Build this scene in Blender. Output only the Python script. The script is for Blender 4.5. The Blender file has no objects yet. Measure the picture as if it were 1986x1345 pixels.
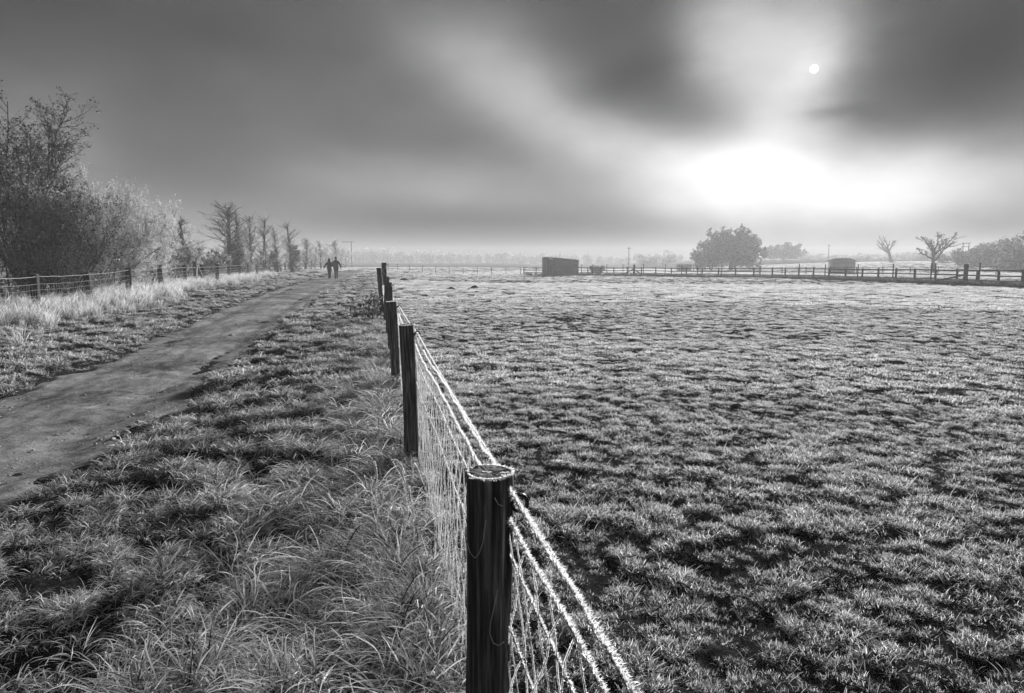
import bpy, math, random
import numpy as np

# ------------------------------------------------------------------ camera, world, sun, exposure
SC = bpy.context.scene
COL = SC.collection
R = math.radians
W, H, FPX = 1986.0, 1345.0, 1280.0
EYE = 1.46
PITCH = math.atan((H / 2 - 515.0) / FPX)

cd = bpy.data.cameras.new('camera')
cam = bpy.data.objects.new('camera', cd)
COL.objects.link(cam)
cam.location = (0, 0, EYE)
cam.rotation_euler = (math.pi / 2 - PITCH, 0, 0)
cd.sensor_width = 36.0
cd.lens = 36.0 * FPX / W
cd.clip_start = 0.05
cd.clip_end = 3000
SC.camera = cam


def ray(u, v):
    rx, ru = (u - W / 2) / FPX, (H / 2 - v) / FPX
    return np.array([rx, math.cos(PITCH) + ru * math.sin(PITCH), -math.sin(PITCH) + ru * math.cos(PITCH)])


def at(u, v, d):
    r = ray(u, v)
    return r * (d / r[1]) + np.array([0, 0, EYE])


def azel(u, v):
    r = ray(u, v)
    r = r / np.linalg.norm(r)
    return math.atan2(r[0], r[1]), math.asin(r[2])


SUN_AZ, SUN_EL = azel(1579, 134)

world = bpy.data.worlds.new('World')
SC.world = world
world.use_nodes = True
wt = world.node_tree
wt.nodes.clear()


def wn(op, a, b=None, c=None):
    n = wt.nodes.new('ShaderNodeMath')
    n.operation = op
    for i, s in enumerate((a, b, c)):
        if s is None:
            continue
        if isinstance(s, (int, float)):
            n.inputs[i].default_value = s
        else:
            wt.links.new(s, n.inputs[i])
    return n.outputs[0]


def build_world():
    tc = wt.nodes.new('ShaderNodeTexCoord')
    sep = wt.nodes.new('ShaderNodeSeparateXYZ')
    wt.links.new(tc.outputs['Generated'], sep.inputs[0])
    x, y, z = sep.outputs
    az = wn('ARCTAN2', x, y)
    el = wn('ARCSINE', z)

    def noise(scale, detail, off, rough=0.55, stretch=2.2):
        mp = wt.nodes.new('ShaderNodeMapping')
        mp.inputs['Location'].default_value = off
        mp.inputs['Scale'].default_value = (1, 1, stretch)
        wt.links.new(tc.outputs['Generated'], mp.inputs[0])
        n = wt.nodes.new('ShaderNodeTexNoise')
        n.inputs['Scale'].default_value = scale
        n.inputs['Detail'].default_value = detail
        n.inputs['Roughness'].default_value = rough
        wt.links.new(mp.outputs[0], n.inputs['Vector'])
        return n.outputs['Fac']

    n1, n2 = noise(2.8, 7, (3.1, 0.2, 7.7), 0.52, 1.6), noise(2.8, 7, (11.3, 5.2, 1.7), 0.52, 1.6)
    n4 = noise(5.5, 7, (1.5, 3.1, 8.2), 0.5, 1.8)
    n3 = noise(2.1, 5, (4.5, 9.1, 2.2), 0.55, 2.6)
    wa = wn('ADD', az, wn('MULTIPLY', wn('SUBTRACT', n1, 0.5), 0.34))
    we = wn('ADD', el, wn('MULTIPLY', wn('SUBTRACT', n2, 0.5), 0.19))

    def lobe(u, v, sx, sy, rot=0.0, warp=1.0):
        # a bank of fog or cloud: centre and half-widths as angles on the sky
        a0, e0 = azel(u, v)
        ax, _ = azel(u + sx, v)
        _, ey = azel(u, v - sy)
        sa, se = abs(ax - a0), abs(ey - e0)
        c, s = math.cos(rot), math.sin(rot)
        da = wn('SUBTRACT', wn('MULTIPLY_ADD', wn('SUBTRACT', wa, az), warp, az), a0)
        de = wn('SUBTRACT', wn('MULTIPLY_ADD', wn('SUBTRACT', we, el), warp, el), e0)
        p = wn('MULTIPLY_ADD', da, c / sa, wn('MULTIPLY', de, s / sa))
        q = wn('MULTIPLY_ADD', da, -s / se, wn('MULTIPLY', de, c / se))
        r2 = wn('MULTIPLY_ADD', p, p, wn('MULTIPLY', q, q))
        return wn('EXPONENT', wn('MULTIPLY', r2, -1.0))

    sky = wt.nodes.new('ShaderNodeTexSky')
    sky.sky_type = 'NISHITA'
    sky.sun_disc = False
    sky.sun_elevation = SUN_EL
    sky.sun_rotation = SUN_AZ
    sky.air_density = 1.0
    sky.dust_density = 4.0
    bw = wt.nodes.new('ShaderNodeRGBToBW')
    wt.links.new(sky.outputs[0], bw.inputs[0])
    clear = wn('MINIMUM', wn('MULTIPLY', bw.outputs[0], 0.0015), 0.012)

    base = wn('ADD', clear, wn('MULTIPLY_ADD', n3, 0.038, 0.001))
    for a, L in BRIGHT:
        base = wn('MULTIPLY_ADD', lobe(*L), a, base)
    for k, L in DARK:
        base = wn('MULTIPLY', base, wn('MULTIPLY_ADD', lobe(*L), -k, 1.0))
    base = wn('MULTIPLY', base, wn('MULTIPLY_ADD', n4, 0.9, 0.55))
    # the veiled disc of the sun
    vs = wt.nodes.new('ShaderNodeVectorMath')
    vs.operation = 'DOT_PRODUCT'
    vs.inputs[1].default_value = (math.sin(SUN_AZ) * math.cos(SUN_EL), math.cos(SUN_AZ) * math.cos(SUN_EL), math.sin(SUN_EL))
    wt.links.new(tc.outputs['Generated'], vs.inputs[0])
    mr = wt.nodes.new('ShaderNodeMapRange')
    mr.inputs['From Min'].default_value = math.cos(R(0.31))
    mr.inputs['From Max'].default_value = math.cos(R(0.26))
    mr.inputs['To Min'].default_value = 0.0
    mr.inputs['To Max'].default_value = 1.5
    wt.links.new(vs.outputs['Value'], mr.inputs['Value'])
    base = wn('ADD', base, mr.outputs[0])
    bg = wt.nodes.new('ShaderNodeBackground')
    bg.inputs['Strength'].default_value = 0.1
    wt.links.new(wn('MULTIPLY', base, 10.0), bg.inputs['Color'])
    out = wt.nodes.new('ShaderNodeOutputWorld')
    wt.links.new(bg.outputs[0], out.inputs['Surface'])


BRIGHT = [
    (0.215, (1650, 345, 370, 64, 0.0, 0.45)), (0.150, (1380, 322, 240, 60, -0.15, 0.3)), (0.130, (1130, 245, 300, 80, -0.50, 0.4)), (0.035, (960, 160, 190, 110, -0.4, 0.5)),
    (0.20, (1490, 95, 115, 125, 0.0, 0.5)), (0.16, (1605, 100, 68, 110, 0.0, 0.4)), (0.18, (1530, 240, 100, 90, 0.0, 0.4)), (0.035, (1579, 134, 45, 45, 0.0, 0.0)),
    (0.215, (1600, 405, 460, 58, 0.0, 0.35)), (0.070, (1950, 320, 200, 36, 0.0, 0.4)),
    (0.060, (860, 350, 300, 42, 0.0, 0.5)), (0.045, (90, 300, 170, 190)), (0.030, (350, 430, 420, 55)), (0.012, (600, 250, 300, 160)),
]
DARK = [
    (0.62, (1225, 160, 140, 55, 0.0, 0.4)), (0.96, (1910, 120, 200, 160, 0.0, 0.4)), (0.98, (930, 436, 300, 34, 0.0, 0.2)), (0.85, (1030, 450, 330, 30, 0.0, 0.2)),
    (0.70, (1940, 432, 160, 46, 0.0, 0.4)), (0.50, (1660, 225, 70, 20, 0.0, 0.6)), (0.35, (250, 50, 420, 110)),
]
build_world()

sd = bpy.data.lights.new('sun', 'SUN')
sun = bpy.data.objects.new('sun', sd)
COL.objects.link(sun)
sd.energy = 4.4
sd.angle = R(5.0)
sd.color = (1.0, 1.0, 1.0)          # monochrome photograph
sun.rotation_euler = (math.pi / 2 - SUN_EL, 0, math.pi - SUN_AZ)
sun.location = (60, 140, 60)

SC.view_settings.view_transform = 'Standard'
SC.view_settings.look = 'None'
SC.view_settings.exposure = 1.4
SC.view_settings.gamma = 1.0
SC.view_settings.use_curve_mapping = False
SC.render.engine = 'CYCLES'
cy = SC.cycles
cy.use_denoising = True
cy.denoiser = 'OPENIMAGEDENOISE'
cy.max_bounces = 5
cy.diffuse_bounces = 2
cy.glossy_bounces = 1
cy.transmission_bounces = 4
cy.volume_bounces = 1
cy.transparent_max_bounces = 4
cy.use_adaptive_sampling = False
cy.sample_clamp_indirect = 4.0

# ------------------------------------------------------------------ numpy noise and terrain
rng = np.random.default_rng(7)
_T = np.random.default_rng(3).random((256, 256))


def vnoise(x, y):
    xi, yi = np.floor(x).astype(int), np.floor(y).astype(int)
    fx, fy = x - xi, y - yi
    fx, fy = fx * fx * (3 - 2 * fx), fy * fy * (3 - 2 * fy)
    a, b = _T[xi & 255, yi & 255], _T[(xi + 1) & 255, yi & 255]
    c, d = _T[xi & 255, (yi + 1) & 255], _T[(xi + 1) & 255, (yi + 1) & 255]
    return (a * (1 - fx) + b * fx) * (1 - fy) + (c * (1 - fx) + d * fx) * fy


def fbm(x, y, o=4):
    s, a, t = 0.0, 1.0, 0.0
    for i in range(o):
        s = s + a * vnoise(x * 2 ** i + 17.3 * i, y * 2 ** i + 5.7 * i)
        t += a
        a *= 0.5
    return s / t


def worley(x, y, seed=0):
    """distance to the nearest and second nearest of jittered cell points, and the nearest cell's random"""
    xi, yi = np.floor(x).astype(int), np.floor(y).astype(int)
    f1 = np.full(np.shape(x), 9.0)
    f2 = np.full(np.shape(x), 9.0)
    rid = np.zeros(np.shape(x))
    for dx in (-1, 0, 1):
        for dy in (-1, 0, 1):
            cx, cy_ = xi + dx, yi + dy
            px_ = cx + _T[(cx + seed) & 255, cy_ & 255]
            py_ = cy_ + _T[(cy_ + 91 + seed) & 255, (cx + 37) & 255]
            d = np.hypot(x - px_, y - py_)
            near = d < f1
            f2 = np.where(near, f1, np.minimum(f2, d))
            rid = np.where(near, _T[(cx + 53 + seed) & 255, (cy_ + 29) & 255], rid)
            f1 = np.where(near, d, f1)
    return f1, f2, rid


def sst(a, b, x):
    t = np.clip((x - a) / (b - a), 0, 1)
    return t * t * (3 - 2 * t)


PY = np.array([-6, 2, 4, 8, 12, 20, 34, 56, 80, 95, 108, 122, 140, 165, 210.])
PXC = np.array([-2.9, -3.75, -4.1, -4.9, -5.9, -7.9, -10.95, -15.3, -20.2, -22.8, -24.0, -23.2, -19.5, -12, 2.])
PHW = np.array([1.1, 1.1, 1.12, 1.15, 1.2, 1.35, 1.5, 1.6, 1.5, 1.4, 1.4, 1.4, 1.4, 1.4, 1.4])


def smoothpath(y):
    o = 0
    for k in (-2.0, -1.0, 0.0, 1.0, 2.0):
        o = o + np.interp(y + k, PY, PXC)
    return o / 5


def path_x(y):
    return smoothpath(y)


def path_hw(y):
    return np.interp(y, PY, PHW)


def path_mask(x, y):
    """1 well inside the path, 0 outside"""
    w = path_hw(y) + 0.12 + 0.5 * (fbm(x * 0.9 + 40, y * 0.9) - 0.5) + 0.5 * (fbm(x * 4 + 9, y * 4, 3) - 0.5)
    return 1 - sst(-0.40, 0.12, np.abs(x - path_x(y)) - w)


def fence_x(y):
    return 0.245 - 0.21 * y


def z_large(x, y):
    x, y = np.asarray(x, float), np.asarray(y, float)
    pr = path_x(y) + path_hw(y)
    wl = 1 - sst(0, 12, x - pr)
    z = (0.32 * sst(15, 56, y) + 0.35 * sst(56, 110, y)) * wl
    s = (path_x(y) - path_hw(y)) - x
    z = z + 0.13 * sst(0.3, 4.5, s) * sst(-10, 14, y)
    z = z + 2.6 * sst(48, 130, x) * sst(70, 170, y)
    r = np.hypot(x, y)
    z = z + 2.2 * sst(230, 460, r)
    z = z + 0.16 * (fbm(x * 0.11 + 3, y * 0.11, 2) - 0.5) * sst(4, 14, r)
    return z


def bump(x, y):
    """tussock relief 0..1, how far from the troughs between tussocks, and each tussock's random"""
    wx = x + 0.22 * (fbm(x * 3 + 5, y * 3, 2) - 0.5)
    wy = y + 0.22 * (fbm(x * 3 + 77, y * 3 + 13, 2) - 0.5)
    right = x > fence_x(y)
    k = np.where(right, 5.0, 3.3)
    f1, f2, rid = worley(wx * k, wy * k)
    g1, g2, rid2 = worley(wx * 1.5 + 40, wy * 1.5 + 9, 11)
    dome = np.clip(1 - f1 * f1 * 1.3, 0, 1) * (0.45 + 0.75 * rid)
    dome2 = np.clip(1 - g1 * g1 * 1.2, 0, 1) * rid2
    return 0.6 * dome + 0.4 * dome2, np.minimum(f2 - f1, (g2 - g1) * 2.2), rid


def ground_z(x, y):
    x, y = np.asarray(x, float), np.asarray(y, float)
    b, c, _ = bump(x, y)
    right = sst(-0.3, 0.3, x - fence_x(y))
    amp = (0.075 + 0.085 * (1 - right)) * (0.45 + 1.1 * fbm(x * 0.35, y * 0.35 + 50, 2))
    m = path_mask(x, y)
    return z_large(x, y) + (amp * (b - 0.35) + 0.03 * (fbm(x * 9, y * 9, 2) - 0.5)) * (1 - m) - 0.05 * m


# ------------------------------------------------------------------ mesh helpers
def mesh_np(name, V, F, attrs=None, smooth=False):
    """V (n,3); F list of (m,k) index arrays"""
    me = bpy.data.meshes.new(name)
    V = np.ascontiguousarray(V, dtype=np.float32)
    F = [np.asarray(f, dtype=np.int32) for f in F if len(f)]
    me.vertices.add(len(V))
    me.vertices.foreach_set('co', V.ravel())
    loops = np.concatenate([f.ravel() for f in F])
    tot = np.concatenate([np.full(len(f), f.shape[1], np.int32) for f in F])
    st = np.concatenate([[0], np.cumsum(tot)[:-1]]).astype(np.int32)
    me.loops.add(len(loops))
    me.loops.foreach_set('vertex_index', loops)
    me.polygons.add(len(tot))
    me.polygons.foreach_set('loop_start', st)
    me.polygons.foreach_set('loop_total', tot)
    if smooth:
        me.polygons.foreach_set('use_smooth', np.ones(len(tot), bool))
    for k, a in (attrs or {}).items():
        at_ = me.attributes.new(k, 'FLOAT', 'POINT')
        at_.data.foreach_set('value', np.ascontiguousarray(a, np.float32))
    me.update(calc_edges=True)
    return me


class MB:
    def __init__(s):
        s.V, s.F, s.A, s.n = [], [], [], 0

    def add(s, V, F, a=0.0):
        V = np.asarray(V, float)
        s.V.append(V)
        for f in (F if isinstance(F, list) else [F]):
            s.F.append(np.asarray(f) + s.n)
        s.A.append(np.broadcast_to(np.asarray(a, float), (len(V),)))
        s.n += len(V)

    def beam(s, p0, p1, w, h, up=(0, 0, 1), a=0.0):
        p0, p1 = np.asarray(p0, float), np.asarray(p1, float)
        t = p1 - p0
        t /= np.linalg.norm(t)
        up = np.asarray(up, float)
        sd_ = np.cross(t, up)
        if np.linalg.norm(sd_) < 1e-4:
            sd_ = np.cross(t, (0, 1, 0))
        sd_ /= np.linalg.norm(sd_)
        u2 = np.cross(sd_, t)
        c = [p + sx * sd_ * w / 2 + sz * u2 * h / 2 for p in (p0, p1) for sx, sz in ((-1, -1), (1, -1), (1, 1), (-1, 1))]
        s.add(c, [np.array([[3, 2, 1, 0], [4, 5, 6, 7], [0, 1, 5, 4], [1, 2, 6, 5], [2, 3, 7, 6], [3, 0, 4, 7]])[:, ::-1]], a)

    def tubes(s, P, Rr, sides=3, a=0.0, cap=False):
        V, F = tubes(P, Rr, sides, cap)
        a = np.asarray(a, float)
        if a.ndim == 2:
            a = np.repeat(a.reshape(-1), sides)
        s.add(V, F, a)

    def mesh(s, name, smooth=False):
        return mesh_np(name, np.concatenate(s.V), s.F, {'frost': np.concatenate(s.A)}, smooth)

    def build(s, name, mat, parent=None, smooth=False):
        return link(name, s.mesh(name, smooth), mat, parent)


def tubes(P, Rr, sides=3, cap=False):
    P = np.asarray(P, float)
    if P.ndim == 2:
        P = P[None]
    n, k, _ = P.shape
    Rr = np.broadcast_to(np.asarray(Rr, float), (n, k))
    T = np.gradient(P, axis=1)
    T /= np.linalg.norm(T, axis=2, keepdims=True) + 1e-12
    ref = np.where(np.abs(T[:, :1, 2:3]) > 0.85, np.array([1.0, 0.1, 0]), np.array([0.05, 0.1, 1.0]))
    S = np.cross(T, np.broadcast_to(ref, T.shape))
    S /= np.linalg.norm(S, axis=2, keepdims=True) + 1e-12
    U = np.cross(S, T)
    th = np.arange(sides) / sides * 2 * math.pi
    V = P[:, :, None] + Rr[:, :, None, None] * (np.cos(th)[None, None, :, None] * S[:, :, None] + np.sin(th)[None, None, :, None] * U[:, :, None])
    b = (np.arange(n)[:, None, None] * k + np.arange(k - 1)[None, :, None]) * sides
    i, j = np.arange(sides), (np.arange(sides) + 1) % sides
    F = np.stack([b + i, b + j, b + sides + j, b + sides + i], -1).reshape(-1, 4)
    Fs = [F]
    if cap:
        e0 = (np.arange(n)[:, None] * k) * sides + np.arange(sides)[::-1][None]
        e1 = (np.arange(n)[:, None] * k + k - 1) * sides + np.arange(sides)[None]
        Fs += [e0, e1]
    return V.reshape(-1, 3), Fs


def link(name, me, mat, parent=None):
    o = bpy.data.objects.new(name, me)
    COL.objects.link(o)
    if mat is not None and not me.materials:
        me.materials.append(mat)
    if parent is not None:
        o.parent = parent
    return o


def tag(o, label=None, cat=None, group=None, kind=None):
    for k, v in (('label', label), ('category', cat), ('group', group), ('kind', kind)):
        if v:
            o[k] = v
    return o


def thing(name, label, cat, loc=(0, 0, 0), group=None, rz=0.0):
    o = bpy.data.objects.new(name, None)
    o.empty_display_size = 0.2
    o.location = loc
    o.rotation_euler = (0, 0, rz)
    COL.objects.link(o)
    return tag(o, label, cat, group)


# ------------------------------------------------------------------ materials (a monochrome photograph: every tone is neutral)
def grey(v):
    return (v, v, v, 1)


def new_mat(name):
    m = bpy.data.materials.new(name)
    m.use_nodes = True
    nt = m.node_tree
    nt.nodes.clear()
    out = nt.nodes.new('ShaderNodeOutputMaterial')
    return m, nt, out


def nd(nt, t, ins=None, **kw):
    n = nt.nodes.new(t)
    for k, v in kw.items():
        setattr(n, k, v)
    for k, v in (ins or {}).items():
        if hasattr(v, 'is_output'):
            nt.links.new(v, n.inputs[k])
        else:
            n.inputs[k].default_value = v
    return n


def frost_mat(name, dark, light, trans=0.0, rough=0.7, var=0.25):
    """plant matter whose frost coat is carried by the 'frost' attribute"""
    m, nt, out = new_mat(name)
    a = nd(nt, 'ShaderNodeAttribute', attribute_name='frost')
    oi = nd(nt, 'ShaderNodeObjectInfo')
    k = nd(nt, 'ShaderNodeMath', {0: oi.outputs['Random'], 1: 2 * var, 2: 1 - var}, operation='MULTIPLY_ADD')
    f = nd(nt, 'ShaderNodeMath', {0: a.outputs['Fac'], 1: k.outputs[0]}, operation='MULTIPLY', use_clamp=True)
    mix = nd(nt, 'ShaderNodeMix', {'Factor': f.outputs[0], 'A': grey(dark), 'B': grey(light)}, data_type='RGBA')
    # pick the colour sockets of the mix node
    mi = [s for s in mix.inputs if s.type == 'RGBA']
    mi[0].default_value, mi[1].default_value = grey(dark), grey(light)
    colr = [s for s in mix.outputs if s.type == 'RGBA'][0]
    b = nd(nt, 'ShaderNodeBsdfDiffuse', {'Color': colr, 'Roughness': rough})
    sh = b.outputs[0]
    if trans > 0:
        t = nd(nt, 'ShaderNodeBsdfTranslucent', {'Color': colr})
        ms = nd(nt, 'ShaderNodeMixShader', {0: trans, 1: sh, 2: t.outputs[0]})
        sh = ms.outputs[0]
    nt.links.new(sh, out.inputs['Surface'])
    return m


def noise_mat(name, stops, spec=0.15, *, scale=(1, 1, 1), nscale=4.0, detail=6, rough=0.85, bumpd=0.0, rough2=0.6, second=None):
    m, nt, out = new_mat(name)
    tc = nd(nt, 'ShaderNodeTexCoord')
    mp = nd(nt, 'ShaderNodeMapping', {'Vector': tc.outputs['Object'], 'Scale': scale})
    n = nd(nt, 'ShaderNodeTexNoise', {'Vector': mp.outputs[0], 'Scale': nscale, 'Detail': detail, 'Roughness': rough2})
    fac = n.outputs['Fac']
    if second:
        n2 = nd(nt, 'ShaderNodeTexNoise', {'Vector': mp.outputs[0], 'Scale': second, 'Detail': 3})
        ad = nd(nt, 'ShaderNodeMath', {0: n2.outputs['Fac'], 1: 0.8, 2: -0.4}, operation='MULTIPLY_ADD')
        fac = nd(nt, 'ShaderNodeMath', {0: fac, 1: ad.outputs[0]}, operation='ADD').outputs[0]
    cr = nd(nt, 'ShaderNodeValToRGB', {'Fac': fac})
    els = cr.color_ramp.elements
    while len(els) < len(stops):
        els.new(0.5)
    for e, (p, v) in zip(els, stops):
        e.position = p
        e.color = grey(v)
    bs = nd(nt, 'ShaderNodeBsdfPrincipled', {'Base Color': cr.outputs['Color'], 'Roughness': rough})
    bs.inputs['Specular IOR Level'].default_value = spec
    if bumpd:
        bp = nd(nt, 'ShaderNodeBump', {'Height': fac, 'Distance': bumpd, 'Strength': 0.8})
        nt.links.new(bp.outputs[0], bs.inputs['Normal'])
    nt.links.new(bs.outputs[0], out.inputs['Surface'])
    return m


M = {}
M['grass'] = frost_mat('frosted_grass', 0.030, 0.90, 0.48)
M['verge'] = frost_mat('frosted_verge_grass', 0.030, 0.90, 0.48)
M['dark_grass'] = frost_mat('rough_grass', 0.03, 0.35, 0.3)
M['twig'] = frost_mat('frosted_twigs', 0.035, 0.85, 0.45)
M['bark'] = frost_mat('bark', 0.03, 0.55, 0.0)
M['leaf'] = frost_mat('leaves', 0.025, 0.75, 0.35)
M['grit'] = frost_mat('grit', 0.03, 0.55, 0.0)
M['ice'] = frost_mat('rime', 0.05, 0.90, 0.55, var=0.1)
M['soil'] = noise_mat('soil', [(0.30, 0.015), (0.58, 0.035), (0.8, 0.12)], 0.0, nscale=9.0, detail=9, bumpd=0.03, rough2=0.7)
M['ground'] = noise_mat('frosty_ground', [(0.34, 0.014), (0.56, 0.028), (0.68, 0.07), (0.85, 0.25)], 0.0, nscale=22.0, detail=10, bumpd=0.04, rough2=0.72)
M['path'] = noise_mat('packed_dirt', [(0.28, 0.06), (0.44, 0.17), (0.60, 0.28), (0.80, 0.45)], 0.0, scale=(1.0, 0.8, 1), nscale=6.0, detail=13, bumpd=0.05, rough2=0.80, second=0.7)
M['post'] = noise_mat('weathered_post', [(0.36, 0.020), (0.48, 0.065), (0.58, 0.17), (0.74, 0.45)], scale=(55, 55, 2.2), nscale=1.5, detail=9, bumpd=0.006, rough2=0.65)
M['endgrain'] = noise_mat('end_grain', [(0.3, 0.02), (0.5, 0.07), (0.62, 0.14), (0.78, 0.6)], scale=(30, 30, 30), nscale=1.3, detail=8, bumpd=0.004)
M['post_dark'] = noise_mat('dark_post', [(0.34, 0.006), (0.55, 0.018), (0.68, 0.04), (0.85, 0.12)], scale=(40, 40, 2.0), nscale=1.4, detail=8, bumpd=0.005)
M['rail'] = noise_mat('rail_wood', [(0.3, 0.03), (0.6, 0.07), (0.85, 0.16)], 0.0, scale=(3, 3, 6), nscale=2.0, detail=6)
M['board'] = noise_mat('shed_boards', [(0.3, 0.24), (0.55, 0.33), (0.8, 0.42)], 0.0, scale=(1, 1, 7), nscale=2.0, detail=6)
M['roof'] = noise_mat('shed_roof', [(0.3, 0.25), (0.7, 0.5)], nscale=3.0)
M['pale_board'] = noise_mat('pale_boards', [(0.3, 0.28), (0.7, 0.4)], scale=(1, 1, 7), nscale=2.0)
M['dark_in'] = noise_mat('shed_inside', [(0.3, 0.02), (0.7, 0.04)], nscale=3.0)
M['plastic'] = noise_mat('black_plastic', [(0.4, 0.012), (0.62, 0.03), (0.75, 0.4)], nscale=60.0, rough=0.4)
M['wire'] = noise_mat('galvanised_wire', [(0.35, 0.06), (0.6, 0.25)], nscale=30.0, rough=0.5)
M['coat'] = noise_mat('dark_coat', [(0.3, 0.012), (0.7, 0.03)], nscale=6.0, bumpd=0.02)
M['coat2'] = noise_mat('dark_jacket', [(0.3, 0.016), (0.7, 0.04)], nscale=5.0, bumpd=0.02)
M['trousers'] = noise_mat('dark_trousers', [(0.3, 0.012), (0.7, 0.028)], nscale=8.0, bumpd=0.01)
M['skin'] = noise_mat('skin', [(0.3, 0.25), (0.7, 0.32)], nscale=20.0)
M['hair'] = noise_mat('dark_hair', [(0.3, 0.012), (0.7, 0.03)], nscale=50.0)
M['stone'] = noise_mat('pale_stone', [(0.3, 0.15), (0.5, 0.38), (0.75, 0.6)], nscale=12.0, bumpd=0.01)

# ------------------------------------------------------------------ ground
def build_ground():
    r = [0.35]
    while r[-1] < 500:
        r.append(r[-1] * 1.0155)
    r = np.array(r)
    a_in = np.linspace(-R(52), R(52), 430)
    a_out = np.linspace(R(52), 2 * math.pi - R(52), 60)[1:-1]
    a = np.concatenate([a_in, a_out])
    nr, na = len(r), len(a)
    X = r[:, None] * np.sin(a)[None]
    Y = r[:, None] * np.cos(a)[None]
    Z = ground_z(X, Y)
    V = np.stack([X, Y, Z], -1).reshape(-1, 3)
    i, j = np.meshgrid(np.arange(nr - 1), np.arange(na), indexing='ij')
    j2 = (j + 1) % na
    F = np.stack([i * na + j, (i + 1) * na + j, (i + 1) * na + j2, i * na + j2], -1).reshape(-1, 4)
    # close the small hole under the camera
    V = np.vstack([V, [[0, 0, 0.0]]])
    c = len(V) - 1
    jj = np.arange(na)
    tri = np.stack([np.full(na, c), jj, (jj + 1) % na], -1)
    o = link('ground', mesh_np('ground', V, [F[:, ::-1], tri[:, ::-1]], smooth=True), M['ground'])
    tag(o, kind='structure')


def build_path():
    ys = [1.2]
    while ys[-1] < 200:
        ys.append(ys[-1] + max(0.04, 0.011 * ys[-1]))
    ys = np.array(ys)
    nq = 91
    q = np.linspace(-1, 1, nq)
    Y = np.repeat(ys[:, None], nq, 1)
    ex = path_hw(Y) + 0.42
    X = path_x(Y) + q[None] * ex
    m = path_mask(X, Y)
    zl = z_large(X, Y)
    rut = -0.03 * np.exp(-((np.abs(q)[None] - 0.42 + 0.06 * (fbm(Y * 0.4, Y * 0, 2) - 0.5)) / 0.13) ** 2) * (0.4 + 1.2 * fbm(X * 0.4, Y * 0.4, 2))
    tex = 0.05 * (fbm(X * 5.5, Y * 4.0, 4) - 0.5) + 0.05 * (fbm(X * 0.9 + 8, Y * 0.6, 3) - 0.5)
    Z = zl + (rut + tex) * m - 0.008 - 0.10 * (1 - m)
    n = len(ys)
    V = np.stack([X, Y, Z], -1).reshape(-1, 3)
    i, j = np.meshgrid(np.arange(n - 1), np.arange(nq - 1), indexing='ij')
    F = np.stack([i * nq + j, i * nq + j + 1, (i + 1) * nq + j + 1, (i + 1) * nq + j], -1).reshape(-1, 4)
    o = link('path', mesh_np('path', V, [F], smooth=True), M['path'])
    tag(o, kind='structure')


build_ground()
build_path()

# ------------------------------------------------------------------ grass (stuff: tufts scattered over the ground)
def blades(g, n, r, L, lean, droop, w, comb=None, spread=0.6, seg=4, f=(0.05, 1.0), wig=0.25, fr=0.3, fp=1.6):
    rad = r * np.sqrt(g.random(n))
    pa = g.random(n) * 2 * math.pi
    bx, by = rad * np.cos(pa), rad * np.sin(pa)
    if comb is None:
        phi = pa + g.normal(0, 1.1, n)
    else:
        phi = comb + g.normal(0, spread, n)
    Lb = g.uniform(L[0], L[1], n)
    le = g.uniform(lean[0], lean[1], n)
    dr = g.uniform(droop[0], droop[1], n)
    t = np.linspace(0, 1, seg + 1)
    th = le[:, None] + dr[:, None] * t[None] ** 1.4
    ph = phi[:, None] + np.cumsum(g.normal(0, wig, (n, seg + 1)), 1) * 0.6
    st = (Lb / seg)[:, None]
    dx = np.sin(th) * np.cos(ph) * st
    dy = np.sin(th) * np.sin(ph) * st
    dz = np.cos(th) * st
    z0 = np.zeros((n, 1))
    X = bx[:, None] + np.concatenate([z0, np.cumsum(dx, 1)[:, :-1]], 1)
    Y = by[:, None] + np.concatenate([z0, np.cumsum(dy, 1)[:, :-1]], 1)
    Z = np.concatenate([z0, np.cumsum(dz, 1)[:, :-1]], 1) - 0.012
    Z = np.maximum(Z, 0.004 * g.random((n, 1)) - 0.012)
    wd = w * g.uniform(0.7, 1.3, n)[:, None] * np.clip(1.15 - t[None] ** 2.2, 0.22, 1)
    tw = ph + math.pi / 2 + g.normal(0, 0.5, n)[:, None]
    tz = g.normal(0, 0.35, n)[:, None]
    ox, oy, oz = np.cos(tw) * wd / 2, np.sin(tw) * wd / 2, tz * wd / 2
    A = np.stack([X - ox, Y - oy, Z - oz], -1)
    B = np.stack([X + ox, Y + oy, Z + oz], -1)
    V = np.stack([A, B], 2).reshape(-1, 3)
    b = (np.arange(n)[:, None] * (seg + 1) + np.arange(seg)[None]) * 2
    F = np.stack([b, b + 1, b + 3, b + 2], -1).reshape(-1, 4)
    fr_ = np.clip(f[0] + (f[1] - f[0]) * t[None] ** fp + g.normal(0, fr, n)[:, None] * (0.3 + 0.7 * t[None]), 0, 1)
    return V, F, np.repeat(fr_.reshape(-1), 2)


SRC = {}


def tuft_collection(name, mat, makers):
    c = bpy.data.collections.new(name)
    for i, mk in enumerate(makers):
        parts = mk()
        mb = MB()
        for V, F, a in parts:
            mb.add(V, F, a)
        me = mb.mesh('tuft')
        me.materials.append(mat)
        o = bpy.data.objects.new('tuft_%02d' % i, me)
        c.objects.link(o)
    SRC[name] = (c, len(makers))


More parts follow.
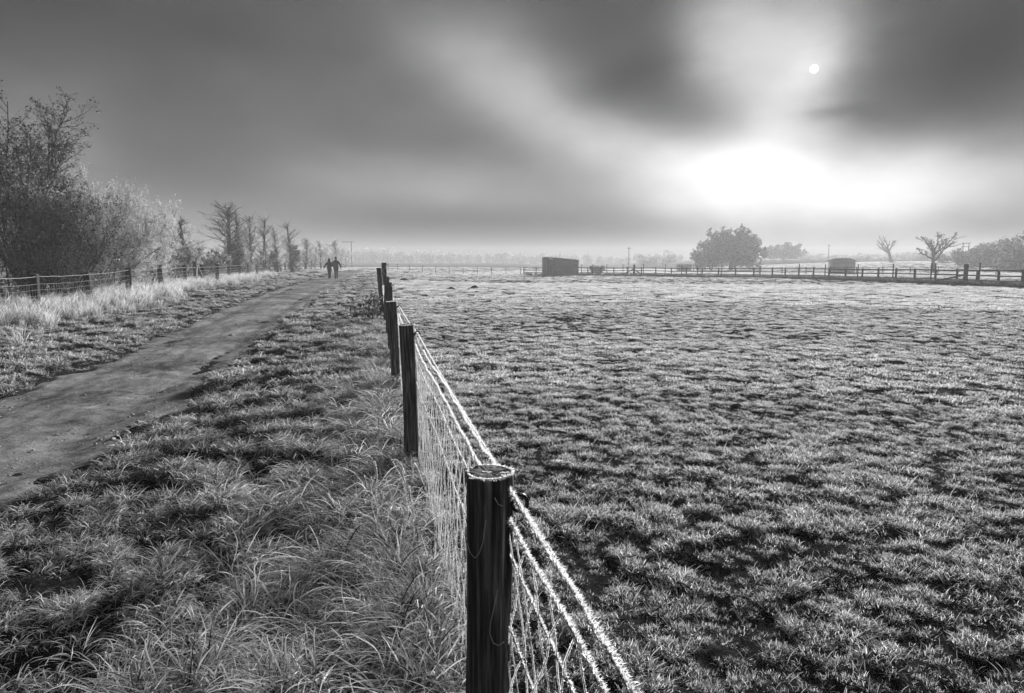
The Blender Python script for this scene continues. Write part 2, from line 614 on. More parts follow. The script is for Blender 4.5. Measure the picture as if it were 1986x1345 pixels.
def scatter(name, cname, P, rz, sc, tilt=None, label='', cat='grass'):
    c, nk = SRC[cname]
    n = len(P)
    me = bpy.data.meshes.new(name)
    me.vertices.add(n)
    me.vertices.foreach_set('co', np.ascontiguousarray(P, np.float32).ravel())
    rot = np.zeros((n, 3), np.float32)
    rot[:, 2] = rz
    if tilt is not None:
        rot[:, :2] = tilt
    s3 = np.broadcast_to(np.asarray(sc, np.float32).reshape(n, -1), (n, 3))
    for k, t, d in (('rot', 'FLOAT_VECTOR', rot), ('scl', 'FLOAT_VECTOR', s3)):
        a = me.attributes.new(k, t, 'POINT')
        a.data.foreach_set('vector', np.ascontiguousarray(d, np.float32).ravel())
    a = me.attributes.new('idx', 'INT', 'POINT')
    a.data.foreach_set('value', np.random.default_rng(n).integers(0, nk, n).astype(np.int32))
    o = bpy.data.objects.new(name, me)
    COL.objects.link(o)
    ng = bpy.data.node_groups.new(name, 'GeometryNodeTree')
    ng.interface.new_socket('Geometry', in_out='INPUT', socket_type='NodeSocketGeometry')
    ng.interface.new_socket('Geometry', in_out='OUTPUT', socket_type='NodeSocketGeometry')
    gi, go = ng.nodes.new('NodeGroupInput'), ng.nodes.new('NodeGroupOutput')
    ci = ng.nodes.new('GeometryNodeCollectionInfo')
    ci.inputs['Collection'].default_value = c
    ci.inputs['Separate Children'].default_value = True
    ci.inputs['Reset Children'].default_value = True
    ip = ng.nodes.new('GeometryNodeInstanceOnPoints')
    ip.inputs['Pick Instance'].default_value = True

    def na(nm, dt):
        q = ng.nodes.new('GeometryNodeInputNamedAttribute')
        q.data_type = dt
        q.inputs['Name'].default_value = nm
        return [s for s in q.outputs if s.enabled and s.name == 'Attribute'][0]
    e2r = ng.nodes.new('FunctionNodeEulerToRotation')
    ng.links.new(na('rot', 'FLOAT_VECTOR'), e2r.inputs[0])
    ng.links.new(gi.outputs[0], ip.inputs['Points'])
    ng.links.new(ci.outputs[0], ip.inputs['Instance'])
    ng.links.new(na('idx', 'INT'), ip.inputs['Instance Index'])
    ng.links.new(e2r.outputs[0], ip.inputs['Rotation'])
    ng.links.new(na('scl', 'FLOAT_VECTOR'), ip.inputs['Scale'])
    ng.links.new(ip.outputs[0], go.inputs[0])
    md = o.modifiers.new('scatter', 'NODES')
    md.node_group = ng
    tag(o, label, cat, kind='stuff')
    return o


def wedge(g, r0, r1, dens, half=R(50)):
    area = (r1 * r1 - r0 * r0) * half
    n = int(area * dens)
    r = np.sqrt(g.uniform(r0 * r0, r1 * r1, n))
    a = g.uniform(-half, half, n)
    return r * np.sin(a), r * np.cos(a)


def grit(g, n, r, f):
    """a small angular crumb"""
    V = np.array([[1, 0, 0], [0.3, 0.95, 0], [-0.8, 0.6, 0], [-0.8, -0.6, 0], [0.3, -0.95, 0], [0.4, 0.1, 0.6], [-0.3, -0.1, 0.7]]) * r
    V = V * g.uniform(0.6, 1.4, (7, 3))
    F = [np.array([[0, 1, 5], [1, 2, 6], [1, 6, 5], [2, 3, 6], [3, 4, 6], [4, 5, 6], [4, 0, 5]])]
    return V, F, np.full(7, f)


def build_grit():
    g = np.random.default_rng(31)
    tuft_collection('grit', M['grit'], [lambda: [grit(g, 1, 0.5, f)] for f in (0.05, 0.1, 0.2, 0.35, 0.5, 0.8)])
    n = 26000
    y = 1.5 + 60 * g.random(n) ** 2.0
    x = path_x(y) + g.normal(0, 0.62, n) * path_hw(y)
    e = np.abs(x - path_x(y)) / path_hw(y)
    k = (e < 1.35) & (g.random(n) < 0.35 + 0.65 * sst(0.4, 1.0, e) * (fbm(x * 0.7, y * 0.7, 2) > 0.45))
    x, y = x[k], y[k]
    z = np.maximum(ground_z(x, y), z_large(x, y) - 0.014)
    s = np.exp(g.normal(-4.6, 0.55, len(x))) * (1 + 0.03 * y)
    o = scatter('path_grit', 'grit', np.stack([x, y, z], -1), g.random(len(x)) * 6.283, np.stack([s, s * g.uniform(0.6, 1.2, len(x)), s * 0.8], -1), None,
                'loose grit and crumbs of earth strewn over the path', 'grit')


def build_grass():
    g = np.random.default_rng(21)
    N = 6
    tuft_collection('field_near', M['grass'], [lambda: [
        blades(g, 34, 0.042, (0.025, 0.055), (0.1, 1.0), (0.4, 2.6), 0.0040, wig=0.5, f=(0.05, 1.35)),
        blades(g, 26, 0.060, (0.015, 0.035), (0.5, 1.4), (0.2, 1.4), 0.0040, f=(0.0, 0.9)),
        blades(g, 2, 0.05, (0.07, 0.11), (0.3, 1.0), (0.4, 1.6), 0.0032)] for _ in range(N)])
    tuft_collection('field_mid', M['grass'], [lambda: [
        blades(g, 80, 0.105, (0.028, 0.06), (0.1, 1.0), (0.3, 2.2), 0.0070, seg=3, wig=0.5, f=(0.05, 1.35)),
        blades(g, 50, 0.14, (0.02, 0.05), (0.4, 1.4), (0.2, 1.2), 0.008, seg=3, f=(0, 0.9))] for _ in range(N)])
    tuft_collection('field_far', M['grass'], [lambda: [
        blades(g, 110, 0.30, (0.035, 0.075), (0.05, 0.9), (0.2, 1.6), 0.020, seg=2, f=(0.05, 1.35))] for _ in range(N)])
    tuft_collection('verge_near', M['verge'], [lambda: [
        blades(g, 30, 0.045, (0.06, 0.15), (0.3, 1.1), (0.8, 2.6), 0.0044, seg=6, f=(0.1, 1.6), wig=0.35, fr=0.4),
        blades(g, 36, 0.08, (0.04, 0.10), (0.5, 1.3), (0.4, 1.6), 0.0040, seg=4, f=(-0.2, 0.7))] for _ in range(N)])
    tuft_collection('verge_mid', M['verge'], [lambda: [
        blades(g, 80, 0.11, (0.05, 0.12), (0.3, 1.1), (0.6, 2.4), 0.0075, seg=4, f=(0.0, 1.4), wig=0.35),
        blades(g, 50, 0.15, (0.03, 0.08), (0.4, 1.4), (0.3, 1.2), 0.008, seg=3, f=(0, 0.5))] for _ in range(N)])
    tuft_collection('tussock', M['verge'], [lambda: [
        blades(g, 56, 0.07, (0.16, 0.40), (0.4, 1.15), (0.8, 2.2), 0.0046, comb=0.0, spread=1.0, seg=9, f=(0.1, 1.6), wig=0.24, fr=0.45),
        blades(g, 40, 0.09, (0.12, 0.25), (0.4, 1.3), (0.6, 1.8), 0.0046, comb=0.0, spread=1.4, seg=6, f=(-0.1, 0.7), wig=0.3)] for _ in range(N)])
    tuft_collection('tall', M['verge'], [lambda: [
        blades(g, 50, 0.16, (0.35, 0.75), (0.05, 0.55), (0.3, 1.3), 0.009, comb=0.0, spread=0.7, seg=6, f=(0.3, 1.0), wig=0.08),
        blades(g, 40, 0.20, (0.15, 0.4), (0.2, 1.0), (0.5, 1.6), 0.010, comb=0.0, spread=1.0, seg=5, f=(0.15, 0.9))] for _ in range(N)])
    tuft_collection('rough', M['dark_grass'], [lambda: [
        blades(g, 60, 0.22, (0.2, 0.5), (0.0, 0.6), (0.2, 1.0), 0.02, seg=3, f=(0.0, 0.7))] for _ in range(N)])

    def keep(x, y, kind):
        rgt = (x - fence_x(y)) > 0.0
        rgt = np.where(y > 21, x > path_x(y) + path_hw(y) + 2.5, rgt)
        b, c, rid = bump(x, y)
        bare = fbm(x * 0.9 + 70, y * 0.9 + 3, 3)
        p = sst(0.0, 0.22, c + 0.18 * (bare - 0.5)) * np.where(rid < 0.04, 0.45, 1.0)
        if kind != 'field':
            p = sst(0.04, 0.34, c + 0.45 * (bare - 0.5)) * np.where(rid < 0.12, 0.1, 1.0)
        p = (0.10 + 0.90 * p) * (1 - path_mask(x, y))
        ok = g.random(len(x)) < p
        return ok & (rgt if kind == 'field' else ~rgt)

    def put(name, cname, bands, kind, label, scl=(0.6, 1.05)):
        xs, ys = [], []
        for r0, r1, d in bands:
            x, y = wedge(g, r0, r1, d)
            k = keep(x, y, kind)
            xs.append(x[k])
            ys.append(y[k])
        x, y = np.concatenate(xs), np.concatenate(ys)
        z = ground_z(x, y)
        b, c, rid = bump(x, y)
        big = fbm(x * 0.8 + 12, y * 0.8 + 33, 3)
        s = g.uniform(*scl, len(x)) * (0.5 + 0.6 * big + 0.35 * rid) * (0.6 + 0.5 * sst(0.05, 0.5, c)) * (1 + 1.1 * sst(70, 160, np.hypot(x, y)))
        e = 0.06
        gx = (ground_z(x + e, y) - ground_z(x - e, y)) / (2 * e)
        gy = (ground_z(x, y + e) - ground_z(x, y - e)) / (2 * e)
        tl = np.stack([np.clip(-gy, -0.8, 0.8), np.clip(gx, -0.8, 0.8)], -1) * -0.8
        scatter(name, cname, np.stack([x, y, z], -1), g.random(len(x)) * 6.283, s, None if cname.endswith('far') else tl, label)
        return len(x)

    cnt = [
        put('pasture_grass', 'field_near', [(1.0, 4.0, 880), (4.0, 8.0, 680)], 'field', 'short frosted grass in tussocks on the near half of the paddock'),
        put('pasture_grass', 'field_mid', [(8.0, 14, 200), (14, 26, 110)], 'field', 'short frosted grass across the middle of the paddock'),
        put('pasture_grass', 'field_far', [(26, 55, 19), (55, 130, 4.0), (130, 260, 1.5)], 'field', 'pale frosted grass far out in the paddock and beyond the rails'),
        put('verge_grass', 'verge_near', [(1.0, 4.5, 430), (4.5, 8.5, 330)], 'verge', 'matted frosted grass between the dirt path and the near wire fence', (0.6, 1.05)),
        put('verge_grass', 'verge_mid', [(8.5, 16, 120), (16, 34, 60), (34, 60, 26)], 'verge', 'frosted verge grass along both sides of the far path', (0.65, 1.1)),
        put('verge_grass', 'field_far', [(60, 120, 4.5), (120, 200, 1.5)], 'verge', 'pale frosted grass beside the path in the distance'),
    ]
    # long combed tussocks at the foot of the near fence
    n = 300
    y = g.uniform(1.6, 19, n) ** 1.0
    y = 1.6 + (y - 1.6) * g.random(n) ** 0.55
    x = fence_x(y) - np.abs(g.normal(0, 0.30, n)) - 0.05 + 0.12 * (g.random(n) < 0.25)
    n2 = 38
    y2 = g.uniform(1.9, 3.2, n2)
    x2 = g.uniform(-1.35, -0.2, n2)
    n3 = 60
    y3 = g.uniform(3.0, 12, n3)
    x3 = fence_x(y3) - g.uniform(0.1, 1.2, n3)
    x, y = np.concatenate([x, x2, x3]), np.concatenate([y, y2, y3])
    s = np.concatenate([g.uniform(0.55, 1.1, n), g.uniform(0.65, 1.05, n2), g.uniform(0.35, 0.65, n3)])
    scatter('long_grass', 'tussock', np.stack([x, y, ground_z(x, y)], -1), g.normal(math.pi * 0.95, 1.0, len(x)), s, None,
            'long combed frosted grass bent over at the foot of the near wire fence')
    # tall pale grass along the far side of the path, by the second fence
    n = 1350
    y = g.uniform(11, 75, n)
    y = 11 + (y - 11) * g.random(n) ** 0.7
    x = lf_x(y) + np.where(g.random(n) < 0.6, g.normal(0.5, 0.8, n), g.normal(-1.1, 0.8, n))
    k = (fbm(x * 0.35 + 7, y * 0.22, 2) > 0.36)
    x, y = x[k], y[k]
    scatter('tall_grass', 'tall', np.stack([x, y, ground_z(x, y)], -1), g.normal(-0.6, 0.7, len(x)), g.uniform(0.35, 0.95, len(x)), None,
            'tall white frosted grass growing along the fence left of the path')
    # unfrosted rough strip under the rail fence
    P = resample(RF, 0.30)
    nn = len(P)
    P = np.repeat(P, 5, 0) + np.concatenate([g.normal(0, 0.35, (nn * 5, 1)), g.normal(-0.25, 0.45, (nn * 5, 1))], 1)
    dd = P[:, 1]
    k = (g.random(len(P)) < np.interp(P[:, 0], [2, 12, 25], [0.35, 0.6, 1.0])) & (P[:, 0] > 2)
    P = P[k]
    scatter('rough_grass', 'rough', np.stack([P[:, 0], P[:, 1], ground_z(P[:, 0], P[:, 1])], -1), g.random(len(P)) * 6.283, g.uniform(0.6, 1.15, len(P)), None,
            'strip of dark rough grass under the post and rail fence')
    print('tufts', cnt, nn)


# line of the fence left of the path, and of the paddock's rail fence
LA, LB_ = -8.5, -0.25


def lf_x(y):
    return LA + LB_ * np.asarray(y, float)


RF = np.array([[33.5, 26], [32.6, 41.5], [33.2, 50], [32.2, 62], [29.4, 75], [20.6, 86], [10.4, 97], [4.0, 102], [-4, 108], [-20, 118], [-23, 121]])


def resample(P, step):
    s = np.concatenate([[0], np.cumsum(np.hypot(*np.diff(P, axis=0).T))])
    q = np.arange(0, s[-1], step)
    return np.stack([np.interp(q, s, P[:, 0]), np.interp(q, s, P[:, 1])], -1)


build_grass()
build_grit()

# ------------------------------------------------------------------ near wire fence
def post_mesh(h, r, seed, bury=0.2, sides=44, square=False):
    """a weathered post: grooved, split and slightly crooked, sawn across the top"""
    g = np.random.default_rng(seed)
    zs = np.concatenate([[-bury, 0], np.linspace(0, h, 26)[1:-1], [h - 0.005, h]])
    th = np.arange(sides) / sides * 2 * math.pi
    prof = 1 + 0.05 * np.sin(th * 2 + g.random() * 6) + 0.02 * np.sin(th * 5 + g.random() * 6) + g.normal(0, 0.014, sides)
    if square:
        prof = prof * np.minimum(1.22, 1 / np.maximum(np.abs(np.cos(th)), np.abs(np.sin(th))))
    splits = [(int(g.integers(0, sides)), g.uniform(0.2, 0.95) * h, g.uniform(0.15, 0.45) * h, g.uniform(0.06, 0.16)) for _ in range(6)]
    splits += [(int(g.integers(0, sides)), h, g.uniform(0.1, 0.3) * h, 0.14) for _ in range(2)]
    V = []
    for i, z in enumerate(zs):
        pr = prof + g.normal(0, 0.007, sides)
        for k, zc, ln, dp in splits:
            if abs(z - zc) < ln:
                pr[k] -= dp * (1 - abs(z - zc) / ln)
        rr = r * pr * (1 + 0.02 * math.sin(z * 9 + seed)) * (0.965 if i == len(zs) - 1 else 1)
        bx, by = 0.012 * math.sin(z * 2.1 + seed), 0.012 * math.cos(z * 1.7 + seed)
        zz = z + (0.004 * np.sin(th + seed) + g.normal(0, 0.0012, sides) if i >= len(zs) - 2 else 0)
        V.append(np.stack([rr * np.cos(th) + bx * (z > 0), rr * np.sin(th) + by * (z > 0), np.broadcast_to(zz, (sides,))], -1))
    V = np.concatenate(V)
    n = len(zs)
    i, j = np.meshgrid(np.arange(n - 1), np.arange(sides), indexing='ij')
    F = np.stack([i * sides + j, i * sides + (j + 1) % sides, (i + 1) * sides + (j + 1) % sides, (i + 1) * sides + j], -1).reshape(-1, 4)
    # top: two inner rings so the sawn face can be uneven
    top = []
    b0 = (n - 1) * sides
    ring0 = V[b0:b0 + sides]
    c = ring0.mean(0)
    for q in (0.66, 0.33):
        rg = c + (ring0 - c) * q
        rg[:, 2] = h + 0.004 * np.sin(th + seed) * q + g.normal(0, 0.0004, sides)
        V = np.vstack([V, rg])
    V = np.vstack([V, [[c[0], c[1], h - 0.002]]])
    j = np.arange(sides)
    j2 = (j + 1) % sides
    for k in range(2):
        a = b0 + k * sides
        top.append(np.stack([a + j, a + j2, a + sides + j2, a + sides + j], -1))
    cap = np.stack([b0 + 2 * sides + j, b0 + 2 * sides + j2, np.full(sides, len(V) - 1)], -1)
    me = mesh_np('post', V, [F] + top + [cap], {'frost': np.zeros(len(V))}, smooth=True)
    me.materials.append(M['post'])
    me.materials.append(M['endgrain'])
    mi = np.zeros(len(me.polygons), np.int32)
    mi[len(F):] = 1
    me.polygons.foreach_set('material_index', mi)
    sm = np.ones(len(me.polygons), bool)
    sm[len(F) - sides:] = False
    me.polygons.foreach_set('use_smooth', sm)
    return me


def spikes(g, P, n, L, r, bias, spread=0.9):
    """rime needles on a polyline P (k,3)"""
    P = np.asarray(P, float)
    seg = np.linalg.norm(np.diff(P, axis=0), axis=1)
    s = np.concatenate([[0], np.cumsum(seg)])
    q = g.uniform(0, s[-1], n)
    B = np.stack([np.interp(q, s, P[:, i]) for i in range(3)], -1)
    D = g.normal(0, spread, (n, 3)) + np.asarray(bias)
    D /= np.linalg.norm(D, axis=1, keepdims=True)
    Ls = g.uniform(L[0], L[1], n)[:, None]
    S = np.cross(D, g.normal(0, 1, (n, 3)))
    S /= np.linalg.norm(S, axis=1, keepdims=True) + 1e-9
    U = np.cross(S, D)
    V = np.stack([B + S * r, B - S * r, B + D * Ls], 1).reshape(-1, 3)
    F = np.arange(n * 3).reshape(n, 3)
    return V, F


def ribbons(P, w, nrm):
    """thin rime fins along polylines P (n,k,3), lying square to nrm"""
    n, k, _ = P.shape
    T = np.gradient(P, axis=1)
    S = np.cross(T, np.broadcast_to(np.asarray(nrm, float), T.shape))
    S /= np.linalg.norm(S, axis=2, keepdims=True) + 1e-9
    V = np.stack([P - S * w[..., None], P + S * w[..., None]], 2).reshape(-1, 3)
    b = (np.arange(n)[:, None] * k + np.arange(k - 1)[None]) * 2
    return V, np.stack([b, b + 1, b + 3, b + 2], -1).reshape(-1, 4)


def sag(p0, p1, k, dz, g=None, wob=0.0):
    t = np.linspace(0, 1, k)[:, None]
    P = np.asarray(p0) * (1 - t) + np.asarray(p1) * t
    P[:, 2] -= dz * 4 * t[:, 0] * (1 - t[:, 0])
    if g is not None:
        P[1:-1] += g.normal(0, wob, (k - 2, 3))
    return P


def near_fence():
    g = np.random.default_rng(5)
    F = thing('wire_fence', 'near fence of round dark posts with frosted netting and rope beside the paddock', 'fence')
    spec = [  # (u top, v top, depth, radius, u foot) ; first one stands behind the photographer
        (None, None, -1.75, 0.052, None), (940, 918, 1.45, 0.0505, 938), (787, 630, 4.7, 0.056, 794), (760.5, 585, 7.8, 0.060, 766), (756, 557, 10.9, 0.062, 760),
        (755, 548, 14.0, 0.062, 756), (750, 537, 17.0, 0.062, 751), (734, 520, 19.3, 0.070, 744), (745, 510, 20.6, 0.078, 748)]
    tops, bots = [], []
    for i, (u, v, d, r, ub) in enumerate(spec):
        if u is None:
            x = float(fence_x(d)) + 0.0
            zb = float(ground_z(x, d))
            top, bot = np.array([x, d, 1.04]), np.array([x, d, zb])
        else:
            top = at(u, v, d)
            bx = at(ub, 700, d)[0]
            bot = np.array([bx, d, float(ground_z(bx, d))])
        h = float(np.linalg.norm(top - bot))
        o = link('post', post_mesh(h, r, 11 + i), None, F)
        ax = (top - bot) / h
        o.location = bot
        o.rotation_euler = (-math.asin(ax[1]), math.asin(ax[0]), 0)
        tops.append(top)
        bots.append(bot)
        if i == 1:
            post1 = o
            o['label'] = 'nearest dark post with frost round its sawn top'
        o_i = o
        # rope insulator: screw shank and ring on the paddock side
        rp = rope_pt(i, spec, tops)
        mb = MB()
        ring = np.array([[0.0 + 0.018 * math.cos(t), 0.004 * math.sin(t * 1), 0.018 * math.sin(t)] for t in np.linspace(0, 2 * math.pi, 17)])
        loc = rp - bot
        mb.tubes(ring + loc, 0.0052, 6)
        mb.tubes(sag(loc + np.array([-0.055, 0.006, 0.0]), loc + np.array([-0.013, 0, 0]), 4, 0.0), [0.006, 0.0075, 0.009, 0.006], 7)
        ins = mb.build('insulator', M['plastic'], o, True)
        ins.rotation_euler = (math.asin(ax[1]), -math.asin(ax[0]), 0)
        if i in (1, 2, 3):
            mb = MB()
            V, Fa = spikes(g, ring + loc, 90 if i == 1 else 40, (0.004, 0.011), 0.0008, (0.3, -0.3, 0.3))
            mb.add(V, Fa, 0.95)
            sp = mb.build('frost', M['ice'], ins)
            # frost round the rim of the top
            th = np.linspace(0, 2 * math.pi, 40)
            rim = np.stack([r * 1.0 * np.cos(th), r * 1.0 * np.sin(th), np.full(40, h)], -1)
            rim[:, :2] += [0.012 * math.sin(h * 2.1 + 11 + i), 0.012 * math.cos(h * 1.7 + 11 + i)]
            mb = MB()
            V, Fa = spikes(g, rim, 1800, (0.002, 0.006), 0.0014, (0.1, -0.2, 0.1), 0.8)
            mb.add(V, Fa, 0.95)
            V, Fa = spikes(g, rim[:14], 220, (0.004, 0.012), 0.0012, (0.6, -0.1, 0.2), 0.6)
            mb.add(V, Fa, 0.95)
            for _ in range(5):
                q0 = g.normal(0, r * 0.4, 2)
                ln = np.stack([q0[0] + np.linspace(0, 0.02, 5), q0[1] + g.normal(0, 0.003, 5), np.full(5, h + 0.001)], -1)
                V, Fa = spikes(g, ln, 50, (0.001, 0.004), 0.001, (0, 0, 0.6), 0.8)
                mb.add(V, Fa, 0.9)
            mb.build('frost', M['ice'], o)
    # loose tie wires stapled to the nearest post
    b = bots[1]
    fr = -0.0535
    for pts in ([(0.002, 0.905), (-0.004, 0.90 - 0.045), (-0.012, 0.83), (-0.022, 0.815), (-0.034, 0.825), (-0.040, 0.845)],
                [(0.028, 0.74), (0.020, 0.70), (0.012, 0.665), (0.010, 0.64), (0.018, 0.615), (0.030, 0.605), (0.042, 0.607)],
                [(0.022, 0.955), (0.030, 0.938), (0.040, 0.931), (0.051, 0.929)],
                [(-0.022, 0.47), (-0.0225, 0.44), (-0.022, 0.425)]):
        P = np.array([[x_, -math.sqrt(max(0.0535 ** 2 - x_ * x_, 1e-5)), z_] for x_, z_ in pts])
        P[:, 0] += 0.002
        q = np.linspace(0, len(P) - 1, 22)
        P = np.stack([np.interp(q, np.arange(len(P)), P[:, i]) for i in range(3)], -1)
        mb = MB()
        mb.tubes(P, 0.0011, 5, 0.75)
        V, Fa = spikes(g, P, 60, (0.001, 0.003), 0.0006, (0, -0.4, 0.2))
        mb.add(V, Fa, 0.9)
        mb.build('tie_wire', M['ice'], post1)

    # the running line of the wires: the paddock side of the posts
    S = np.array([bots[i] + np.array([spec[i][3] + 0.004, 0, 0]) for i in range(9)])
    T = np.array([tops[i] + np.array([spec[i][3] + 0.004, 0, 0]) for i in range(9)])
    ly = S[:, 1]

    def plane(y, h):
        """point on the netting at depth y, height h above the ground line"""
        y = np.asarray(y, float)
        bx, bz = np.interp(y, ly, S[:, 0]), np.interp(y, ly, S[:, 2] * 0 + 0.0)
        tx = np.interp(y, ly, T[:, 0])
        f = h / 1.02
        ns = 0.018 * (fbm(y * 1.3 + 3, np.asarray(h) * 3 + y * 0, 2) - 0.5)
        return np.stack([bx * (1 - f) + tx * f + ns, y + 0 * f, bz + h + 0.012 * (fbm(y * 0.9, 0 * y + 4, 2) - 0.5)], -1)
    wb = (0.75, -0.35, 0.35)

    def strand(name, h, rw, far=20.4, spike=0, L=(0.004, 0.012), rag=0.0, frosty=0.9):
        y = np.concatenate([np.arange(-1.7, 6, 0.02), np.arange(6, far, 0.25)])
        P = plane(y, np.full(len(y), h))
        P[:, 2] += -0.012 * np.abs(np.sin((y - 1.45) / 3.2 * math.pi)) + rag * (fbm(y * 6, y * 0 + h * 9, 2) - 0.5)
        mb = MB()
        mb.tubes(P, 0.0013, 5, 0.10)
        Pf = P + np.array([0.5, -0.3, 0.4]) * rw * 0.6
        rn = np.random.default_rng(int(h * 1000))
        if spike == 0:
            mb.tubes(Pf, rw, 4, frosty)
        else:
            mf = y > 7.5
            mb.tubes(Pf[mf], rw, 4, frosty)
            m = (y > 0.2) & (y < 8)
            V, Fa = spikes(g, Pf[m], int(spike * 16), L, 0.0016, wb, 0.9)
            mb.add(V, Fa, 0.95)
        return mb
    strand('wire', 0.955, 0.0024, spike=2600, L=(0.003, 0.013), rag=0.03).build('wire', M['ice'], F)
    net = strand('netting', 0.885, 0.0026, spike=3000, L=(0.003, 0.014), rag=0.02)
    for h, sp in ((0.80, 1500), (0.62, 700), (0.40, 0), (0.18, 0)):
        q = strand('netting', h, 0.0019, spike=sp, L=(0.002, 0.009))
        net.V += q.V
        net.F += [f + net.n for f in q.F]
        net.A += q.A
        net.n += q.n
    for sgn in (-1, 1):
        s0 = np.arange(-2.4, 21, 0.12) + g.normal(0, 0.010, len(np.arange(-2.4, 21, 0.12)))
        k = 15
        hh = np.linspace(0.03, 0.885, k)
        Y = s0[:, None] + sgn * 0.60 * (hh[None] - 0.45) + 0.010 * g.normal(0, 1, (len(s0), k))
        ok = (Y.min(1) > -1.7) & (Y.max(1) < 20.3)
        Y = Y[ok]
        P = np.stack([plane(Y[:, i], np.full(len(Y), hh[i])) for i in range(k)], 1)
        P[:, :, 0] += g.normal(0, 0.002, P.shape[:2]) + sgn * 0.0015
        net.tubes(P, 0.0011, 3, 0.08)
        rr = np.where(Y[:, :1] < 8, 0.0015, 0.0022) * (0.7 + 0.6 * g.random(P.shape[:2]))
        for nv in ((1.0, -0.25, 0.0), (0.2, 1.0, 0.1)):
            V, Fa = ribbons(P, rr * 1.0, nv)
            net.add(V, Fa, 0.95)
        for i in range(len(Y)):
            if 0.2 < Y[i].mean() <= 4.5:
                V, Fa = spikes(g, P[i], 900, (0.002, 0.0055), 0.0015, (0.3, -0.5, 0.3), 0.9)
                net.add(V, Fa, 0.95)
    net.build('netting', M['ice'], F)

    # rope through the insulators
    Q = [rope_pt(i, spec, tops) for i in range(9)]
    P = np.concatenate([sag(Q[i], Q[i + 1], 60 if i < 2 else 20, 0.015)[:-1] for i in range(8)])
    mb = MB()
    tw = np.arange(len(P)) * 1.1
    for ph in (0, 2.09, 4.19):
        o_ = np.stack([np.cos(tw + ph), 0 * tw, np.sin(tw + ph)], -1) * 0.0018
        mb.tubes(P + o_, 0.0021, 5, 0.85)
    Pn = P[(P[:, 1] > 0.3) & (P[:, 1] < 8)]
    gap = np.array([q[1] for q in Q])
    Pn_all = Pn
    V, Fa = spikes(g, Pn, 11000, (0.004, 0.014), 0.0012, (0.7, -0.5, 0.6), 0.6)
    keep_ = np.abs(V[::3, 1][:, None] - gap[None]).min(1) > 0.040
    mb.add(V, Fa[keep_], 0.95)
    V, Fa = spikes(g, Pn, 15000, (0.002, 0.006), 0.0013, (0.0, -0.2, 0.1), 1.0)
    keep_ = np.abs(V[::3, 1][:, None] - gap[None]).min(1) > 0.040
    mb.add(V, Fa[keep_], 0.95)
    mb.build('rope', M['ice'], F)
    return F


def rope_pt(i, spec, tops):
    r = spec[i][3]
    t = tops[i]
    return np.array([t[0] + r + 0.028, t[1] - 0.01, t[2] - 0.066])


near_fence()

# ------------------------------------------------------------------ fence left of the path
def left_fence():
    g = np.random.default_rng(9)
    F = thing('wire_fence', 'stock fence of dark wooden posts and frosted wire left of the path', 'fence')
    us = [-170, -50, 70, 175, 250, 315, 362, 397, 425, 447, 468, 485, 502, 516, 526, 537, 547, 556, 564]
    pts = []
    for i, u in enumerate(us):
        d = LA / ((u - W / 2) / FPX - LB_)
        x = float(lf_x(d))
        zb = float(ground_z(x, d))
        h = [1.0, 0.92, 0.98, 0.96, 0.94, 0.98, 0.95, 1.0][i % 8] + (0.12 if d < 25 else 0.18)
        pm = post_mesh(h, 0.095, 60 + i, square=True, sides=20)
        pm.materials[0] = M['post_dark']
        o = link('post', pm, None, F)
        o.location = (x, d, zb)
        o.rotation_euler = (g.normal(0, 0.02), g.normal(0, 0.025), g.random())
        pts.append((x, d, zb, h))
    # braced strainer between two posts
    u = 382
    d = LA / ((u - W / 2) / FPX - LB_)
    x = float(lf_x(d))
    zb = float(ground_z(x, d))
    o = link('strainer_post', post_mesh(1.25, 0.11, 99), None, F)
    o.location = (x, d, zb)
    for s in (-1, 1):
        mb = MB()
        p1 = np.array([x, d, zb + 0.95])
        yy = d + s * 1.6
        xx = float(lf_x(yy)) + 0.25
        mb.beam(p1 + np.array([0.13, 0, 0]), (xx, yy, float(ground_z(xx, yy)) - 0.05), 0.11, 0.11)
        mb.build('brace', M['post'], F)
    pts = np.array(pts)
    yl = np.concatenate([np.arange(9.5, 40, 0.15), np.arange(40, 100, 0.6)])

    def line(h, wob=0.01):
        xx = lf_x(yl) + 0.10
        z = np.interp(yl, pts[:, 1], pts[:, 2] + h) - 0.02 * np.abs(np.sin(np.interp(yl, pts[:, 1], np.arange(len(pts))) * math.pi)) + wob * (fbm(yl * 2, yl * 0 + h * 7, 2) - 0.5)
        return np.stack([xx, yl, z], -1)
    mb = MB()
    mb.tubes(line(1.02, 0.03), np.interp(yl, [10, 60, 100], [0.006, 0.010, 0.014])[None], 4, 0.95)
    mb.build('wire', M['ice'], F)
    mb = MB()
    for h in (0.82, 0.66, 0.5, 0.35, 0.2):
        mb.tubes(line(h), np.interp(yl, [10, 60, 100], [0.0022 if h < 0.8 else 0.0038, 0.005, 0.007])[None], 4, 0.95)
    yv = np.concatenate([np.arange(9.6, 40, 0.15), np.arange(40, 90, 0.3)])
    zb = np.interp(yv, pts[:, 1], pts[:, 2])
    P = np.stack([np.stack([lf_x(yv) + 0.10, yv + g.normal(0, 0.004, len(yv)), zb + h], -1) for h in (0.18, 0.5, 0.81)], 1)
    mb.tubes(P, 0.0018, 3, 0.8)
    mb.build('netting', M['ice'], F)


left_fence()

